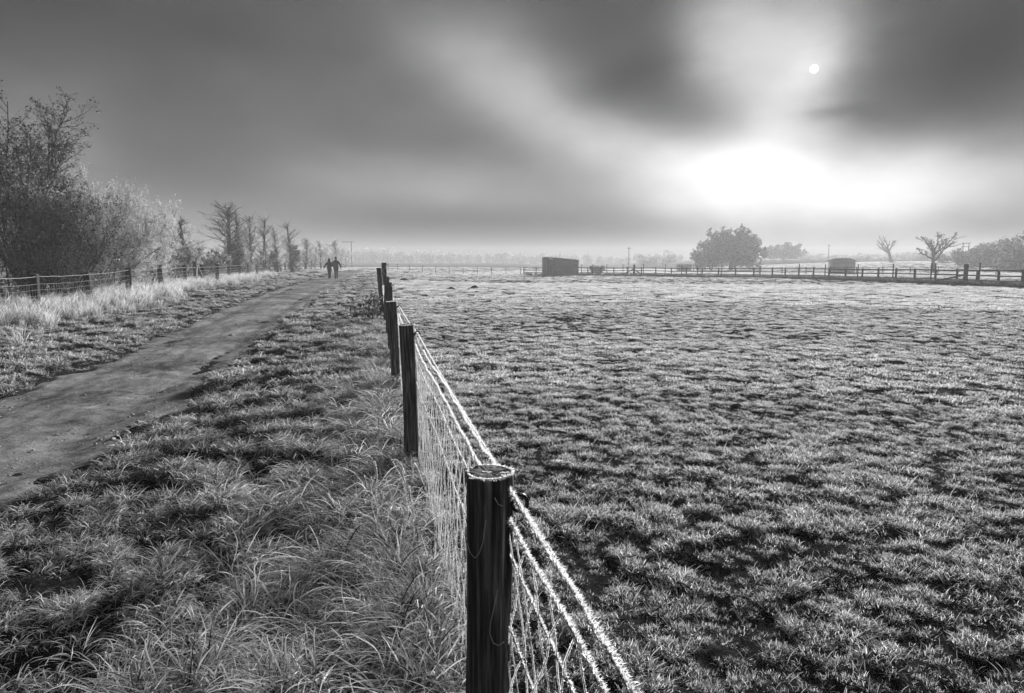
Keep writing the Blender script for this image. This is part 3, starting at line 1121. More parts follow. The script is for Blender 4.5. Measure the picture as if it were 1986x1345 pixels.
# ------------------------------------------------------------------ post and rail fence round the paddock
def rail_fence():
    g = np.random.default_rng(12)
    F = thing('rail_fence', 'long dark three rail fence along the far side of the paddock', 'fence')
    P = resample(RF, 2.35)
    P = P[P[:, 0] > 1.0]
    Z = ground_z(P[:, 0], P[:, 1])
    hs = []
    for i, (x, y) in enumerate(P):
        mb = MB()
        h = 1.16 + g.normal(0, 0.03)
        lx, ly = g.normal(0, 0.025), g.normal(0, 0.025)
        mb.beam((x, y, Z[i] - 0.2), (x + lx, y + ly, Z[i] + h), 0.14, 0.09, up=(0, 1, 0))
        mb.build('post', M['rail'], F)
    for i in range(len(P) - 1):
        for k, h in enumerate((0.38, 0.72, 1.06)):
            a = np.array([P[i][0], P[i][1], Z[i] + h + g.normal(0, 0.012)])
            b = np.array([P[i + 1][0], P[i + 1][1], Z[i + 1] + h + g.normal(0, 0.012)])
            t = (b - a) / np.linalg.norm(b - a)
            off = np.array([-0.07, -0.05, 0])
            mb = MB()
            mb.beam(a + off - t * 0.03 * (i % 2), b + off + t * 0.03 * (i % 2), 0.05, 0.09 + 0.015 * (k == 2))
            mb.build('rail', M['rail'], F)
    # taller thin stakes standing against the rails
    for u, d in ((1604, 66), (1665, 61.5), (1746, 56.5), (1816, 52.0), (1827, 51.4), (1911, 46.5), (1540, 70), (1467, 76.0), (1405, 80), (1363, 82.6), (1328, 84.5), (1290, 86.5), (1257, 89), (1219, 91.5), (1193, 93.6), (1167, 95.5), (1146, 97)):
        x = at(u, 515, d)[0]
        xr = np.interp(d, RF[:, 1], RF[:, 0])
        x = xr - 0.22
        zb = float(ground_z(x, d))
        mb = MB()
        lean = g.normal(0, 0.05)
        mb.tubes(np.array([[x, d, zb - 0.1], [x + lean * 0.5, d, zb + 0.8], [x + lean, d, zb + 1.55 + g.normal(0, 0.06)]]), 0.05, 6, 0.0, True)
        mb.build('stake', M['rail'], F)
    # thick strainer posts, one with a long brace
    for u, d in ((1889, 48.2), (1237, 90.2)):
        x = float(np.interp(d, RF[:, 1], RF[:, 0])) - 0.12
        zb = float(ground_z(x, d))
        o = link('strainer_post', post_mesh(1.5, 0.15, 200 + int(u), sides=14), None, F)
        o.location = (x, d, zb)
        for s in ((1,) if u > 1500 else (-1, 1)):
            mb = MB()
            yy = d + s * (4.2 if u > 1500 else 1.5)
            xx = float(np.interp(yy, RF[:, 1], RF[:, 0])) - 0.3
            mb.beam((x - 0.16, d, zb + 0.72 if u > 1500 else zb + 0.9), (xx, yy, float(ground_z(xx, yy))), 0.11, 0.11)
            mb.build('brace', M['rail'], F)
    # the plain wire continuation to the left of the shelter
    Wf = thing('wire_fence', 'faint wire fence far across the paddock left of the field shelter', 'fence')
    P = resample(RF, 2.9)
    P = P[P[:, 0] <= 3.0]
    Z = ground_z(P[:, 0], P[:, 1])
    for i, (x, y) in enumerate(P):
        mb = MB()
        mb.beam((x, y, Z[i] - 0.1), (x + g.normal(0, 0.02), y, Z[i] + 1.15), 0.10, 0.08, up=(0, 1, 0))
        mb.build('post', M['rail'], Wf)
    for h in (1.05, 0.75, 0.45):
        mb = MB()
        mb.tubes(np.stack([P[:, 0], P[:, 1] - 0.05, Z + h], -1), 0.012, 3, 0.7)
        mb.build('wire', M['ice'], Wf)
    # fence further back on the rising field at the right
    W2 = thing('wire_fence', 'thin post and wire fence on the rising field beyond the paddock rails', 'fence')
    Q = resample(np.array([[112, 86], [70, 96], [50, 104], [38, 112]]), 3.6)
    Z = ground_z(Q[:, 0], Q[:, 1])
    for i, (x, y) in enumerate(Q):
        mb = MB()
        mb.beam((x, y, Z[i] - 0.1), (x + g.normal(0, 0.03), y, Z[i] + 1.25), 0.11, 0.09, up=(0, 1, 0))
        mb.build('post', M['rail'], W2)
    for h in (1.15, 0.7):
        mb = MB()
        mb.tubes(np.stack([Q[:, 0], Q[:, 1] - 0.07, Z + h], -1), 0.03, 4, 0.1)
        mb.build('wire', M['rail'], W2)


rail_fence()

# ------------------------------------------------------------------ sheds and poles
def lean_to():
    c = at(1075, 534, 94)
    x0, y0 = c[0], 94.0
    z0 = float(z_large(x0, y0))
    o = thing('field_shelter', 'plain board field shelter with sloping roof and open front, alone in the paddock', 'shelter', (x0, y0, z0))
    ang = 0.10
    ex = np.array([math.cos(ang), math.sin(ang), 0])     # along the side wall, away to the right
    ey = np.array([-0.36, 0.933, 0])                     # along the open front, away from us
    L, D, h0, h1 = 3.45, 4.2, 2.5, 2.22
    up = np.array([0, 0, 1.0])
    mb = MB()
    nb = 12
    for i in range(nb):
        za, zb = i * h1 / nb - 0.012, (i + 1) * h1 / nb + 0.012
        mb.beam(ex * 0.0 + up * (za + zb) / 2, ex * L + up * (za + zb) / 2, 0.05 + 0.03 * (i % 2), zb - za)
    # the wedge under the sloping roof
    V = [np.array([0, 0, 0]) + up * h1, ex * L + up * h1, up * h0]
    V = [v + s * np.array([math.sin(ang), -math.cos(ang), 0]) * 0.025 for s in (-1, 1) for v in V]
    mb.add(V, [np.array([[0, 1, 2], [5, 4, 3]]), np.array([[0, 3, 4, 1], [1, 4, 5, 2], [2, 5, 3, 0]])])
    mb.build('wall', M['board'], o)
    mb = MB()
    for i in range(nb):
        za, zb = i * h1 / nb - 0.012, (i + 1) * h1 / nb + 0.012
        mb.beam(ey * D + up * (za + zb) / 2, ey * D + ex * L + up * (za + zb) / 2, 0.05 + 0.03 * (i % 2), zb - za)
        mb.beam(ex * L + up * (za + zb) / 2, ex * L + ey * D + up * (za + zb) / 2, 0.05 + 0.03 * (i % 2), zb - za)
    mb.add([v + ey * D for v in V], [np.array([[0, 1, 2], [5, 4, 3]]), np.array([[0, 3, 4, 1], [1, 4, 5, 2], [2, 5, 3, 0]])])
    mb.build('wall', M['board'], o)
    # front: boarded far half, opening near the corner
    mb = MB()
    for i in range(14):
        za, zb = i * (h0 + 0.03) / 14 - 0.012, (i + 1) * (h0 + 0.03) / 14 + 0.012
        mb.beam(ey * (D * 0.50) + up * (za + zb) / 2, ey * D + up * (za + zb) / 2, 0.05 + 0.03 * (i % 2), zb - za)
    mb.build('wall', M['board'], o)
    for t in (0.02, 0.50):
        mb = MB()
        mb.beam(ey * D * t - ex * 0.03, ey * D * t - ex * 0.03 + up * h0, 0.12, 0.12, up=(0, 1, 0))
        mb.build('corner_post', M['rail'], o)
    mb = MB()
    mb.beam(ex * 0.1 + ey * D / 2 + up * 0.03, ex * L * 0.98 + ey * D / 2 + up * 0.03, D * 0.95, 0.04)
    mb.build('floor', M['dark_in'], o)
    mb = MB()
    a, b = -ex * 0.55 + up * (h0 + 0.09), ex * (L + 0.08) + up * (h1 + 0.03)
    mb.beam(a + ey * D / 2, b + ey * D / 2, D + 0.3, 0.10)
    mb.build('roof', M['roof'], o)


def hipped_shed():
    d = 112
    a, b = at(1613, 515, d), at(1651, 515, d)
    x0 = (a[0] + b[0]) / 2
    z0 = float(z_large(x0, d))
    L = b[0] - a[0]
    o = thing('stable', 'small pale stable with hipped roof behind the rail fence', 'shed', (x0, d, z0))
    eave = float(at(1630, 507, d)[2]) - z0
    ridge = float(at(1630, 502, d)[2]) - z0
    mb = MB()
    nb = 9
    for i in range(nb):
        za, zb = i * eave / nb + 0.008, (i + 1) * eave / nb - 0.008
        zc, hh = (za + zb) / 2, zb - za
        for p, q in (((-L / 2, -1.3), (L / 2, -1.3)), ((-L / 2, 1.3), (L / 2, 1.3)), ((-L / 2, -1.3), (-L / 2, 1.3)), ((L / 2, -1.3), (L / 2, 1.3))):
            mb.beam((p[0], p[1], zc), (q[0], q[1], zc), 0.05, hh)
    mb.build('wall', M['pale_board'], o)
    mb = MB()
    e, r_ = L / 2 + 0.3, L / 2 - 0.55
    V = [(-e, -1.6, eave), (e, -1.6, eave), (e, 1.6, eave), (-e, 1.6, eave), (-r_, 0, ridge), (r_, 0, ridge + 0.05)]
    V2 = [(x, y, z + 0.05) for x, y, z in V]
    mb.add(V2, [np.array([[0, 1, 5, 4], [2, 3, 4, 5]]), np.array([[1, 2, 5], [3, 0, 4]])])
    mb.add(V[:4], [np.array([[3, 2, 1, 0]])])
    mb.build('roof', M['rail'], o)


def low_shelter():
    d = 150
    x0 = at(1331, 512, d)[0]
    z0 = float(z_large(x0, d))
    o = thing('field_shelter', 'low flat roofed shelter faint in the mist under the big tree', 'shelter', (x0, d, z0))
    mb = MB()
    mb.beam((-1.9, 0.8, 1.65), (1.9, 0.8, 1.65), 2.6, 0.10)
    mb.build('roof', M['board'], o)
    mb = MB()
    for i in range(8):
        mb.beam((-1.7, 1.8, 0.1 + i * 0.2), (1.7, 1.8, 0.1 + i * 0.2), 0.05, 0.185)
    mb.build('wall', M['board'], o)
    for sx in (-1.6, 1.6):
        mb = MB()
        mb.beam((sx, -0.3, -0.1), (sx, -0.3, 1.6), 0.12, 0.12, up=(0, 1, 0))
        mb.build('post', M['rail'], o)


def pole(u, v, d, label, kind):
    p = at(u, v, d)
    z0 = float(ground_z(p[0], d))
    h = p[2] - z0
    o = thing('utility_pole', label, 'utility pole', (p[0], d, z0), 'wooden utility poles in the mist')
    k = 1 if kind != 'h' else 2
    for i in range(k):
        mb = MB()
        ox = (i - 0.5) * 1.5 if k == 2 else 0
        mb.tubes(np.array([[ox, 0, -0.3], [ox, 0, h * 0.5], [ox, 0, h]]), [0.15, 0.13, 0.11], 8, 0.0, True)
        mb.build('pole', M['rail'], o)
    if kind == 't':
        mb = MB()
        mb.beam((-2.5, 0, h - 0.25), (0.8, 0, h - 0.25), 0.12, 0.14)
        mb.build('crossarm', M['rail'], o)
        ins = (-2.4, -1.2, 0.7)
        zz = h - 0.18
    elif kind == 'h':
        for zz in (h - 0.2, h - 1.1):
            mb = MB()
            mb.beam((-1.2, 0, zz), (1.2, 0, zz), 0.14, 0.16)
            mb.build('crossarm', M['rail'], o)
        ins = (-1.0, 0, 1.0)
        zz = h - 0.12
    else:
        mb = MB()
        mb.beam((-0.55, 0, h - 0.35), (0.55, 0, h - 0.35), 0.10, 0.12)
        mb.build('crossarm', M['rail'], o)
        ins = (-0.45, 0.45)
        zz = h - 0.29
    for x in ins:
        mb = MB()
        mb.tubes(np.array([[x, 0, zz], [x, 0, zz + 0.1], [x, 0, zz + 0.22]]), [0.05, 0.07, 0.03], 6, 0.3, True)
        mb.build('insulator', M['rail'], o)


lean_to()
hipped_shed()
low_shelter()
pole(681, 468, 190, 'tall pole with one long crossarm standing beyond the walkers', 't')
pole(1220, 480, 200, 'slim pole behind the rail fence right of the field shelter', 's')
pole(1608, 475, 260, 'slim pole rising just left of the hipped stable', 's')
pole(1874, 471, 180, 'twin pole frame standing before the dark wood at far right', 'h')

# ------------------------------------------------------------------ trees and shrubs
def unit(v):
    return v / (np.linalg.norm(v, axis=-1, keepdims=True) + 1e-12)


def branch(g, P, Rr, n, t0, t1, ang, L, k, r, up=0.2, wob=0.15, bias=(0, 0, 0), taper=0.25):
    """n children for every polyline in P (m,k0,3)"""
    m, k0, _ = P.shape
    idx = np.repeat(np.arange(m), n)
    N = m * n
    t = g.uniform(t0, t1, N)
    f = t * (k0 - 1)
    i0 = np.minimum(f.astype(int), k0 - 2)
    fr = (f - i0)[:, None]
    B = P[idx, i0] * (1 - fr) + P[idx, i0 + 1] * fr
    T = unit(P[idx, i0 + 1] - P[idx, i0])
    rp = Rr[idx, i0]
    pl = np.linalg.norm(P[idx, -1] - P[idx, 0], axis=1)
    S = unit(np.cross(T, g.normal(0, 1, (N, 3))))
    a = g.normal(ang, 0.22, N)[:, None]
    D = unit(T * np.cos(a) + S * np.sin(a) + np.array([0, 0, up]) + np.asarray(bias))
    Ls = (g.uniform(L[0], L[1], N) * pl * (1.15 - 0.6 * t))[:, None]
    pts = [B]
    d = D
    for q in range(k - 1):
        d = unit(d + g.normal(0, wob, (N, 3)) + np.array([0, 0, up * 0.3]) + np.asarray(bias) * 0.3)
        pts.append(pts[-1] + d * Ls / (k - 1))
    C = np.stack(pts, 1)
    rb = np.minimum(rp * 0.75, r)[:, None]
    RR = rb * np.linspace(1, taper, k)[None]
    return C, RR


def stems(g, n, h, spread, k, r, wob=0.06, base=0.3):
    a = g.random(n) * 6.283
    rr = base * np.sqrt(g.random(n))
    P = np.zeros((n, k, 3))
    P[:, 0, 0], P[:, 0, 1], P[:, 0, 2] = rr * np.cos(a), rr * np.sin(a), -0.1
    d = unit(np.stack([np.cos(a) * spread * g.random(n), np.sin(a) * spread * g.random(n), np.ones(n)], -1))
    hh = h * g.uniform(0.75, 1.05, n)[:, None]
    for i in range(1, k):
        d = unit(d + g.normal(0, wob, (n, 3)))
        P[:, i] = P[:, i - 1] + d * hh / (k - 1)
    return P, r * np.linspace(1, 0.3, k)[None] * np.ones((n, 1))


def leaf_quads(g, C, n, size):
    i = g.integers(0, len(C), n)
    B = C[i] + g.normal(0, size * 0.6, (n, 3))
    a, b = unit(g.normal(0, 1, (n, 3))), None
    b = unit(np.cross(a, g.normal(0, 1, (n, 3))))
    s = g.uniform(0.6, 1.3, n)[:, None] * size
    V = np.stack([B - a * s, B + b * s * 0.5, B + a * s, B - b * s * 0.5], 1).reshape(-1, 3)
    q = np.arange(n)[:, None] * 4 + np.arange(4)[None]
    return V, q


def tree_meshes(seed, h, kind, frost=0.4, dens=1.0):
    g = np.random.default_rng(seed)
    tr, cr = MB(), MB()
    lv = []
    if kind == 'spreading':            # bare hawthorn: several leaning limbs dividing into crooked twigs
        P0, R0 = stems(g, 4, h * 0.6, 0.30, 7, 0.012 * h, 0.06, 0.3)
        P1, R1 = branch(g, P0, R0, 10, 0.3, 1.0, 0.55, (0.35, 0.6), 7, 0.005 * h, 0.22, 0.14)
        P2, R2 = branch(g, P1, R1, 9, 0.2, 1.0, 0.7, (0.35, 0.6), 6, 0.022, 0.12, 0.22)
        P3, R3 = branch(g, P2, R2, int(8 * dens), 0.15, 1.0, 0.8, (0.28, 0.5), 4, 0.014, 0.08, 0.3)
        P4, R4 = branch(g, P3, R3, int(4 * dens), 0.3, 1.0, 0.9, (0.3, 0.55), 3, 0.010, 0.05, 0.3)
        lv = [(P0, R0, 8, 0.0), (P1, R1, 5, 0.04), (P2, R2, 4, 0.1), (P3, R3, 3, 0.35), (P4, R4, 3, 0.6)]
    elif kind == 'thicket':            # tall many-stemmed thorn with a fine twiggy crown
        P0, R0 = stems(g, 24, h * 0.85, 0.50, 8, 0.005 * h, 0.08, 0.35)
        P1, R1 = branch(g, P0, R0, 15, 0.4, 1.0, 0.75, (0.2, 0.36), 6, 0.0024 * h, 0.05, 0.18)
        P2, R2 = branch(g, P1, R1, 7, 0.15, 1.0, 0.75, (0.3, 0.55), 4, 0.014, 0.1, 0.25)
        P3, R3 = branch(g, P2, R2, 5, 0.2, 1.0, 0.9, (0.3, 0.55), 3, 0.013, 0.05, 0.3)
        lv = [(P0, R0, 7, 0.0), (P1, R1, 5, 0.08), (P2, R2, 3, 0.3), (P3, R3, 3, 0.6)]
    elif kind == 'dome':               # old full-crowned tree
        P0, R0 = stems(g, 1, h * 0.5, 0.05, 6, 0.03 * h, 0.04, 0.02)
        P1, R1 = branch(g, P0, R0, 34, 0.12, 1.0, 1.0, (0.75, 1.25), 7, 0.011 * h, 0.10, 0.12)
        P2, R2 = branch(g, P1, R1, 10, 0.25, 1.0, 0.7, (0.3, 0.55), 5, 0.05, 0.08, 0.2)
        P3, R3 = branch(g, P2, R2, 8, 0.2, 1.0, 0.8, (0.3, 0.55), 3, 0.03, 0.05, 0.25)
        lv = [(P0, R0, 9, 0.0), (P1, R1, 6, 0.05), (P2, R2, 4, 0.15), (P3, R3, 3, 0.4)]
    elif kind == 'shrub':              # many stems, dense twigs
        P1, R1 = stems(g, int(20 * dens), h * 0.8, 1.15, 6, 0.035, 0.12, 0.16 * h)
        P2, R2 = branch(g, P1, R1, 12, 0.12, 1.0, 0.75, (0.28, 0.5), 5, 0.014, 0.05, 0.2)
        P3, R3 = branch(g, P2, R2, int(9 * dens), 0.1, 1.0, 0.8, (0.35, 0.65), 4, 0.011, 0.05, 0.25)
        P4, R4 = branch(g, P3, R3, 4, 0.1, 1.0, 0.8, (0.35, 0.7), 3, 0.009, 0.0, 0.3)
        lv = [(P1, R1, 6, 0.05), (P2, R2, 4, 0.3), (P3, R3, 3, 0.7), (P4, R4, 3, 1.0)]
    elif kind == 'swept':
        P1, R1 = stems(g, 9, h * 0.85, 0.5, 6, 0.04, 0.08, 0.4)
        bi = (0.45, -0.1, 0.0)
        P2, R2 = branch(g, P1, R1, 11, 0.2, 1.0, 0.8, (0.35, 0.6), 6, 0.014, 0.02, 0.15, bi)
        P3, R3 = branch(g, P2, R2, 9, 0.1, 1.0, 0.6, (0.35, 0.65), 4, 0.012, 0.0, 0.2, bi)
        P4, R4 = branch(g, P3, R3, 5, 0.1, 1.0, 0.6, (0.35, 0.7), 3, 0.010, 0.0, 0.25, bi)
        lv = [(P1, R1, 6, 0.05), (P2, R2, 4, 0.3), (P3, R3, 3, 0.7), (P4, R4, 3, 1.0)]
    elif kind == 'upright':            # young poplar or alder
        P0, R0 = stems(g, 1, h, 0.0, 9, 0.008 * h, 0.008, 0.02)
        P1, R1 = branch(g, P0, R0, 64, 0.06, 0.97, 0.40, (0.12, 0.27), 6, 0.0018 * h, 0.32, 0.06)
        P2, R2 = branch(g, P1, R1, 8, 0.15, 1.0, 0.5, (0.25, 0.5), 4, 0.013, 0.25, 0.14)
        P3, R3 = branch(g, P2, R2, int(4 * dens), 0.2, 1.0, 0.5, (0.35, 0.6), 3, 0.012, 0.25, 0.15)
        lv = [(P0, R0, 7, 0.02), (P1, R1, 5, 0.15), (P2, R2, 3, 0.5), (P3, R3, 3, 0.9)]
    elif kind == 'snag':               # sparse bare limbs, few twigs
        P0, R0 = stems(g, 1, h * 0.40, 0.04, 5, 0.018 * h, 0.03, 0.02)
        P1, R1 = branch(g, P0, R0, 8, 0.5, 1.0, 0.6, (0.7, 1.4), 6, 0.008 * h, 0.45, 0.10)
        P2, R2 = branch(g, P1, R1, 7, 0.3, 1.0, 0.6, (0.25, 0.5), 5, 0.04, 0.3, 0.15)
        P3, R3 = branch(g, P2, R2, int(6 * dens), 0.2, 1.0, 0.6, (0.3, 0.6), 4, 0.026, 0.2, 0.2)
        lv = [(P0, R0, 7, 0.0), (P1, R1, 6, 0.05), (P2, R2, 4, 0.1), (P3, R3, 3, 0.2)]
    elif kind == 'fir':
        P0, R0 = stems(g, 1, h, 0.02, 7, 0.04, 0.02, 0.02)
        P1, R1 = branch(g, P0, R0, 70, 0.06, 0.97, 1.25, (0.25, 0.42), 5, 0.015, 0.05, 0.08)
        P2, R2 = branch(g, P1, R1, 10, 0.1, 1.0, 0.7, (0.3, 0.5), 3, 0.014, 0.0, 0.1)
        lv = [(P0, R0, 6, 0.0), (P1, R1, 4, 0.05), (P2, R2, 3, 0.15)]
    for i, (P, Rr, sd_, f) in enumerate(lv):
        dst = tr if i == 0 else cr
        dst.tubes(P, Rr, sd_, np.clip(f * frost * np.linspace(0.7, 1.15, P.shape[1])[None] * g.uniform(0.3, 1.6, (len(P), 1)) + g.normal(0, 0.05, (len(P), 1)), 0, 1))
    ends = np.concatenate([lv[-1][0][:, 1:].reshape(-1, 3), lv[-2][0][:, 2:].reshape(-1, 3)])
    return g, tr, cr, ends


def plant(name, seed, u, v_top, d, kind, label, cat, frost=0.4, dens=1.0, leaves=0, lsize=0.03, lfrost=0.2, group=None, wpx=100):
    """a tree or bush whose top and width are given as seen from the camera at depth d"""
    p = at(u, v_top, d)
    z0 = float(ground_z(p[0], d))
    h = p[2] - z0
    g, tr, cr, ends = tree_meshes(seed, h, kind, frost, dens)
    allv = np.concatenate(cr.V)
    k = h / np.percentile(allv[:, 2], 99.3)
    cx = np.percentile(allv[:, 0], [1.5, 98.5])
    sx = (wpx * d / FPX) / (cx[1] - cx[0])
    sc = np.array([sx, sx, k])
    o = thing(name, label, cat, (p[0], d, z0), group)
    for mb in (tr, cr):
        mb.V = [v * sc for v in mb.V]
    tr.build('trunk', M['bark'], o, True)
    c = cr.build('crown', M['twig'], o)
    if leaves:
        V, F = leaf_quads(g, ends * sc, leaves, lsize)
        mb = MB()
        mb.add(V, F, np.clip(g.normal(lfrost, 0.22, leaves), 0, 1).repeat(4))
        mb.build('leaves', M['leaf'], c)
    return o


HG = 'hedgerow along the left fence'
plant('hawthorn_tree', 14, 30, 172, 27, 'thicket', 'tall bare hawthorn rising above the bushes at the left edge', 'tree', 0.35, 1.3, 18000, 0.045, 0.1, wpx=270)
plant('bush', 2, 5, 335, 24.5, 'shrub', 'dark tangled bush at the far left edge below the tall hawthorn', 'bush', 0.8, 1.1, 14000, 0.05, 0.10, HG, 240)
plant('bush', 3, 110, 348, 25.5, 'shrub', 'dark dense bush behind the first posts of the left fence', 'bush', 0.9, 1.2, 12000, 0.05, 0.15, HG, 200)
plant('bush', 4, 200, 345, 29, 'shrub', 'bright frosted bush right of the dark one', 'bush', 1.6, 1.3, 42000, 0.028, 0.85, HG, 185)
plant('bush', 5, 262, 385, 33, 'shrub', 'white frosted bush on the slope of the hedge beside the windswept shrub', 'bush', 1.7, 1.2, 30000, 0.030, 0.95, HG, 140)
plant('windswept_shrub', 6, 292, 420, 38, 'swept', 'small windswept shrub with branches combed to the right', 'shrub', 0.9, 1.0, 3000, 0.05, 0.4, HG, 95)
for i, (u, v, d, fr) in enumerate(((322, 482, 43, 0.6), (355, 468, 50, 1.1), (398, 484, 55, 0.7), (430, 488, 58, 0.6), (475, 488, 66, 1.1))):
    plant('bush', 20 + i, u, v, d, 'shrub', ['low dark bush beside the windswept shrub', 'rounded bush at the foot of the forked sapling', 'low dark bush left of the tallest poplar',
          'low dark bush under the tallest poplar', 'low grey bush right of the tallest poplar'][i], 'bush', fr, 0.7, 6000, 0.06, fr * 0.5, HG, (70, 75, 70, 60, 60)[i])
PG = 'young upright trees beyond the left fence'
for i, (u, v, d, fr, wp, lab) in enumerate((
        (362, 422, 53, 0.9, 55, 'forked sapling nearest the bushes, first of the upright trees'),
        (437, 390, 60, 0.7, 66, 'tallest upright poplar beyond the left fence'),
        (462, 410, 64, 1.3, 45, 'frosted upright tree just right of the tallest poplar'),
        (482, 418, 68, 1.4, 40, 'frosted slender tree, second right of the tallest poplar'),
        (508, 417, 73, 1.4, 38, 'frosted slender tree midway between the tallest poplar and the last one'),
        (535, 438, 78, 1.5, 34, 'frosted slender tree above the small round evergreen'),
        (563, 430, 84, 1.5, 36, 'last slender tree of the row, above the narrow evergreen'))):
    plant('upright_tree', 40 + i, u, v, d, 'upright', lab, 'tree', fr, 1.2, 0, group=PG, wpx=wp * 1.35)
for i, (u, v, d, wp, lab) in enumerate(((452, 470, 58, 34, 'dark young evergreen under the tallest poplar'), (510, 492, 76, 22, 'small grey evergreen low in the tree row'),
                                    (531, 488, 78, 20, 'small round dark evergreen by the far fence posts'), (570, 478, 84, 24, 'narrow dark evergreen at the end of the tree row'))):
    plant('young_evergreen', 60 + i, u, v, d, 'fir', lab, 'tree', 0.3, 1.0, 3500, 0.07, 0.1, 'small evergreens in the hedgerow', wp)
MG = 'misty frosted trees beyond the walkers'
for i, (u, v, d, kd, wp) in enumerate(((590, 462, 100, 'upright', 30), (606, 474, 108, 'shrub', 34), (620, 468, 112, 'upright', 28), (636, 476, 118, 'shrub', 34), (652, 466, 130, 'upright', 28), (666, 478, 138, 'shrub', 36))):
    plant('frosted_tree', 80 + i, u, v, d, kd, ['thin misty tree just right of the narrow evergreen', 'rounded misty bush right of the narrow evergreen', 'thin misty tree left of the walkers',
          'rounded misty bush behind the left walker', 'misty tree behind the right walker', 'faint misty bush left of the pole with the long crossarm'][i], 'tree', 1.0, 0.6, 2500, 0.07, 0.9, MG, wp)

plant('oak_tree', 107, 1420, 446, 178, 'dome', 'large rounded tree standing in the mist beyond the rail fence', 'tree', 0.25, 1.2, 90000, 0.16, 0.45, wpx=98)
plant('bush', 110, 1452, 472, 177, 'shrub', 'rounded bush joined to the right flank of the big misty tree', 'bush', 0.3, 0.6, 9000, 0.22, 0.2, None, 50)
plant('bush', 101, 1376, 468, 179, 'shrub', 'rounded bush joined to the left flank of the big misty tree', 'bush', 0.3, 0.7, 9000, 0.22, 0.2, None, 66)
plant('misty_tree', 102, 1520, 474, 270, 'dome', 'faint small tree in the mist right of the big tree', 'tree', 0.4, 1.0, 30000, 0.3, 0.3, wpx=66)
plant('bare_tree', 103, 1732, 457, 205, 'snag', 'pale bare tree with few upright limbs right of the stable', 'tree', 0.3, 0.6, wpx=40)
plant('bare_tree', 104, 1815, 452, 112, 'snag', 'dark bare spreading tree on the rise at the right', 'tree', 0.1, 1.6, 3000, 0.07, 0.1, wpx=60)
RG = 'bushes along the misty far hedge'
for i, (u, v, d, wp) in enumerate(((1160, 518, 118, 22), (1262, 494, 280, 36), (1292, 487, 290, 44), (1565, 492, 320, 80), (1660, 497, 300, 50), (1695, 494, 290, 60), (1770, 492, 270, 70), (1846, 484, 170, 60))):
    plant('bush', 120 + i, u, v, d, 'shrub', ['small grey bush just right of the field shelter', 'faint misty bush right of the slim pole', 'faint rounded bush left of the big misty tree', 'faint bush right of the small misty tree',
          'faint bush just right of the stable', 'faint bush left of the pale bare tree', 'faint bush between the two bare trees', 'dark bush between the spreading bare tree and the twin poles'][i], 'bush', 0.3, 0.5, 6000, 0.20, 0.5, RG, wp)


def wood(name, label, seed, pts, n, size, leaf, lf=0.2):
    """a far wood that reads as one mass: crowns of leaf-sized faces on stems"""
    g = np.random.default_rng(seed)
    mb = MB()
    pts = np.array(pts, float)
    q = np.linspace(0, len(pts) - 1, n)
    for i in range(n):
        u, v, d = [np.interp(q[i], np.arange(len(pts)), pts[:, k]) for k in range(3)]
        u += g.normal(0, 4)
        d += g.normal(0, 6)
        p = at(u, v + g.normal(0, 2.5), d)
        z0 = float(ground_z(p[0], d))
        h = max(p[2] - z0, 1.5)
        P, Rr = stems(g, 3, h * 0.7, 0.3, 4, 0.06, 0.05, 0.5)
        mb.tubes(P + np.array([p[0], d, z0]), Rr, 4, 0.1)
        P1, R1 = branch(g, P, Rr, 12, 0.2, 1.0, 0.7, (0.3, 0.6), 4, 0.03, 0.1, 0.2)
        mb.tubes(P1 + np.array([p[0], d, z0]), R1, 3, 0.2)
        C = g.normal(0, 1, (900, 3))
        C = unit(C) * (g.random((900, 1)) ** 0.4) * np.array([h * 0.42, h * 0.42, h * 0.5])
        C += (fbm(C[:, 0] * 1.3 + i, C[:, 2] * 1.3, 2)[:, None] - 0.5) * h * 0.5
        C[:, 2] = np.clip(C[:, 2] + h * 0.5, 0.1, h)
        V, F = leaf_quads(g, C + np.array([p[0], d, z0]), 900, leaf)
        mb.add(V, F, np.clip(g.normal(lf, 0.2, 900), 0, 1).repeat(4))
    o = mb.build(name, M['leaf'])
    tag(o, label, 'wood', kind='stuff')


wood('dark_wood', 'dark mass of trees on the rise at the right edge', 5, [(1868, 489, 150), (1895, 478, 145), (1920, 472, 138), (1950, 466, 130), (1990, 458, 124)], 26, 3, 0.22, 0.12)
wood('distant_wood', 'faint misty wood along the horizon behind the paddock', 6, [(690, 488, 430), (730, 484, 430), (790, 491, 430), (870, 490, 430), (960, 493, 430), (1030, 492, 430), (1110, 497, 430), (1200, 498, 430), (1320, 496, 430)], 70, 3, 0.55, 0.45)
wood('distant_wood', 'faint line of hedge trees along the right horizon', 8, [(1540, 496, 410), (1620, 498, 410), (1700, 492, 400), (1780, 491, 390), (1850, 489, 380), (1990, 478, 360)], 40, 3, 0.42, 0.45)

# ------------------------------------------------------------------ people
def skin_obj(name, verts, rad, edges, mat, parent, sub=2):
    me = bpy.data.meshes.new(name)
    me.from_pydata([tuple(v) for v in verts], edges, [])
    o = link(name, me, mat, parent)
    md = o.modifiers.new('skin', 'SKIN')
    md.use_smooth_shade = True
    sv = me.skin_vertices[0].data
    for i, r_ in enumerate(rad):
        sv[i].radius = r_ if isinstance(r_, tuple) else (r_, r_)
    sv[0].use_root = True
    s2 = o.modifiers.new('sub', 'SUBSURF')
    s2.levels = s2.render_levels = sub
    return o


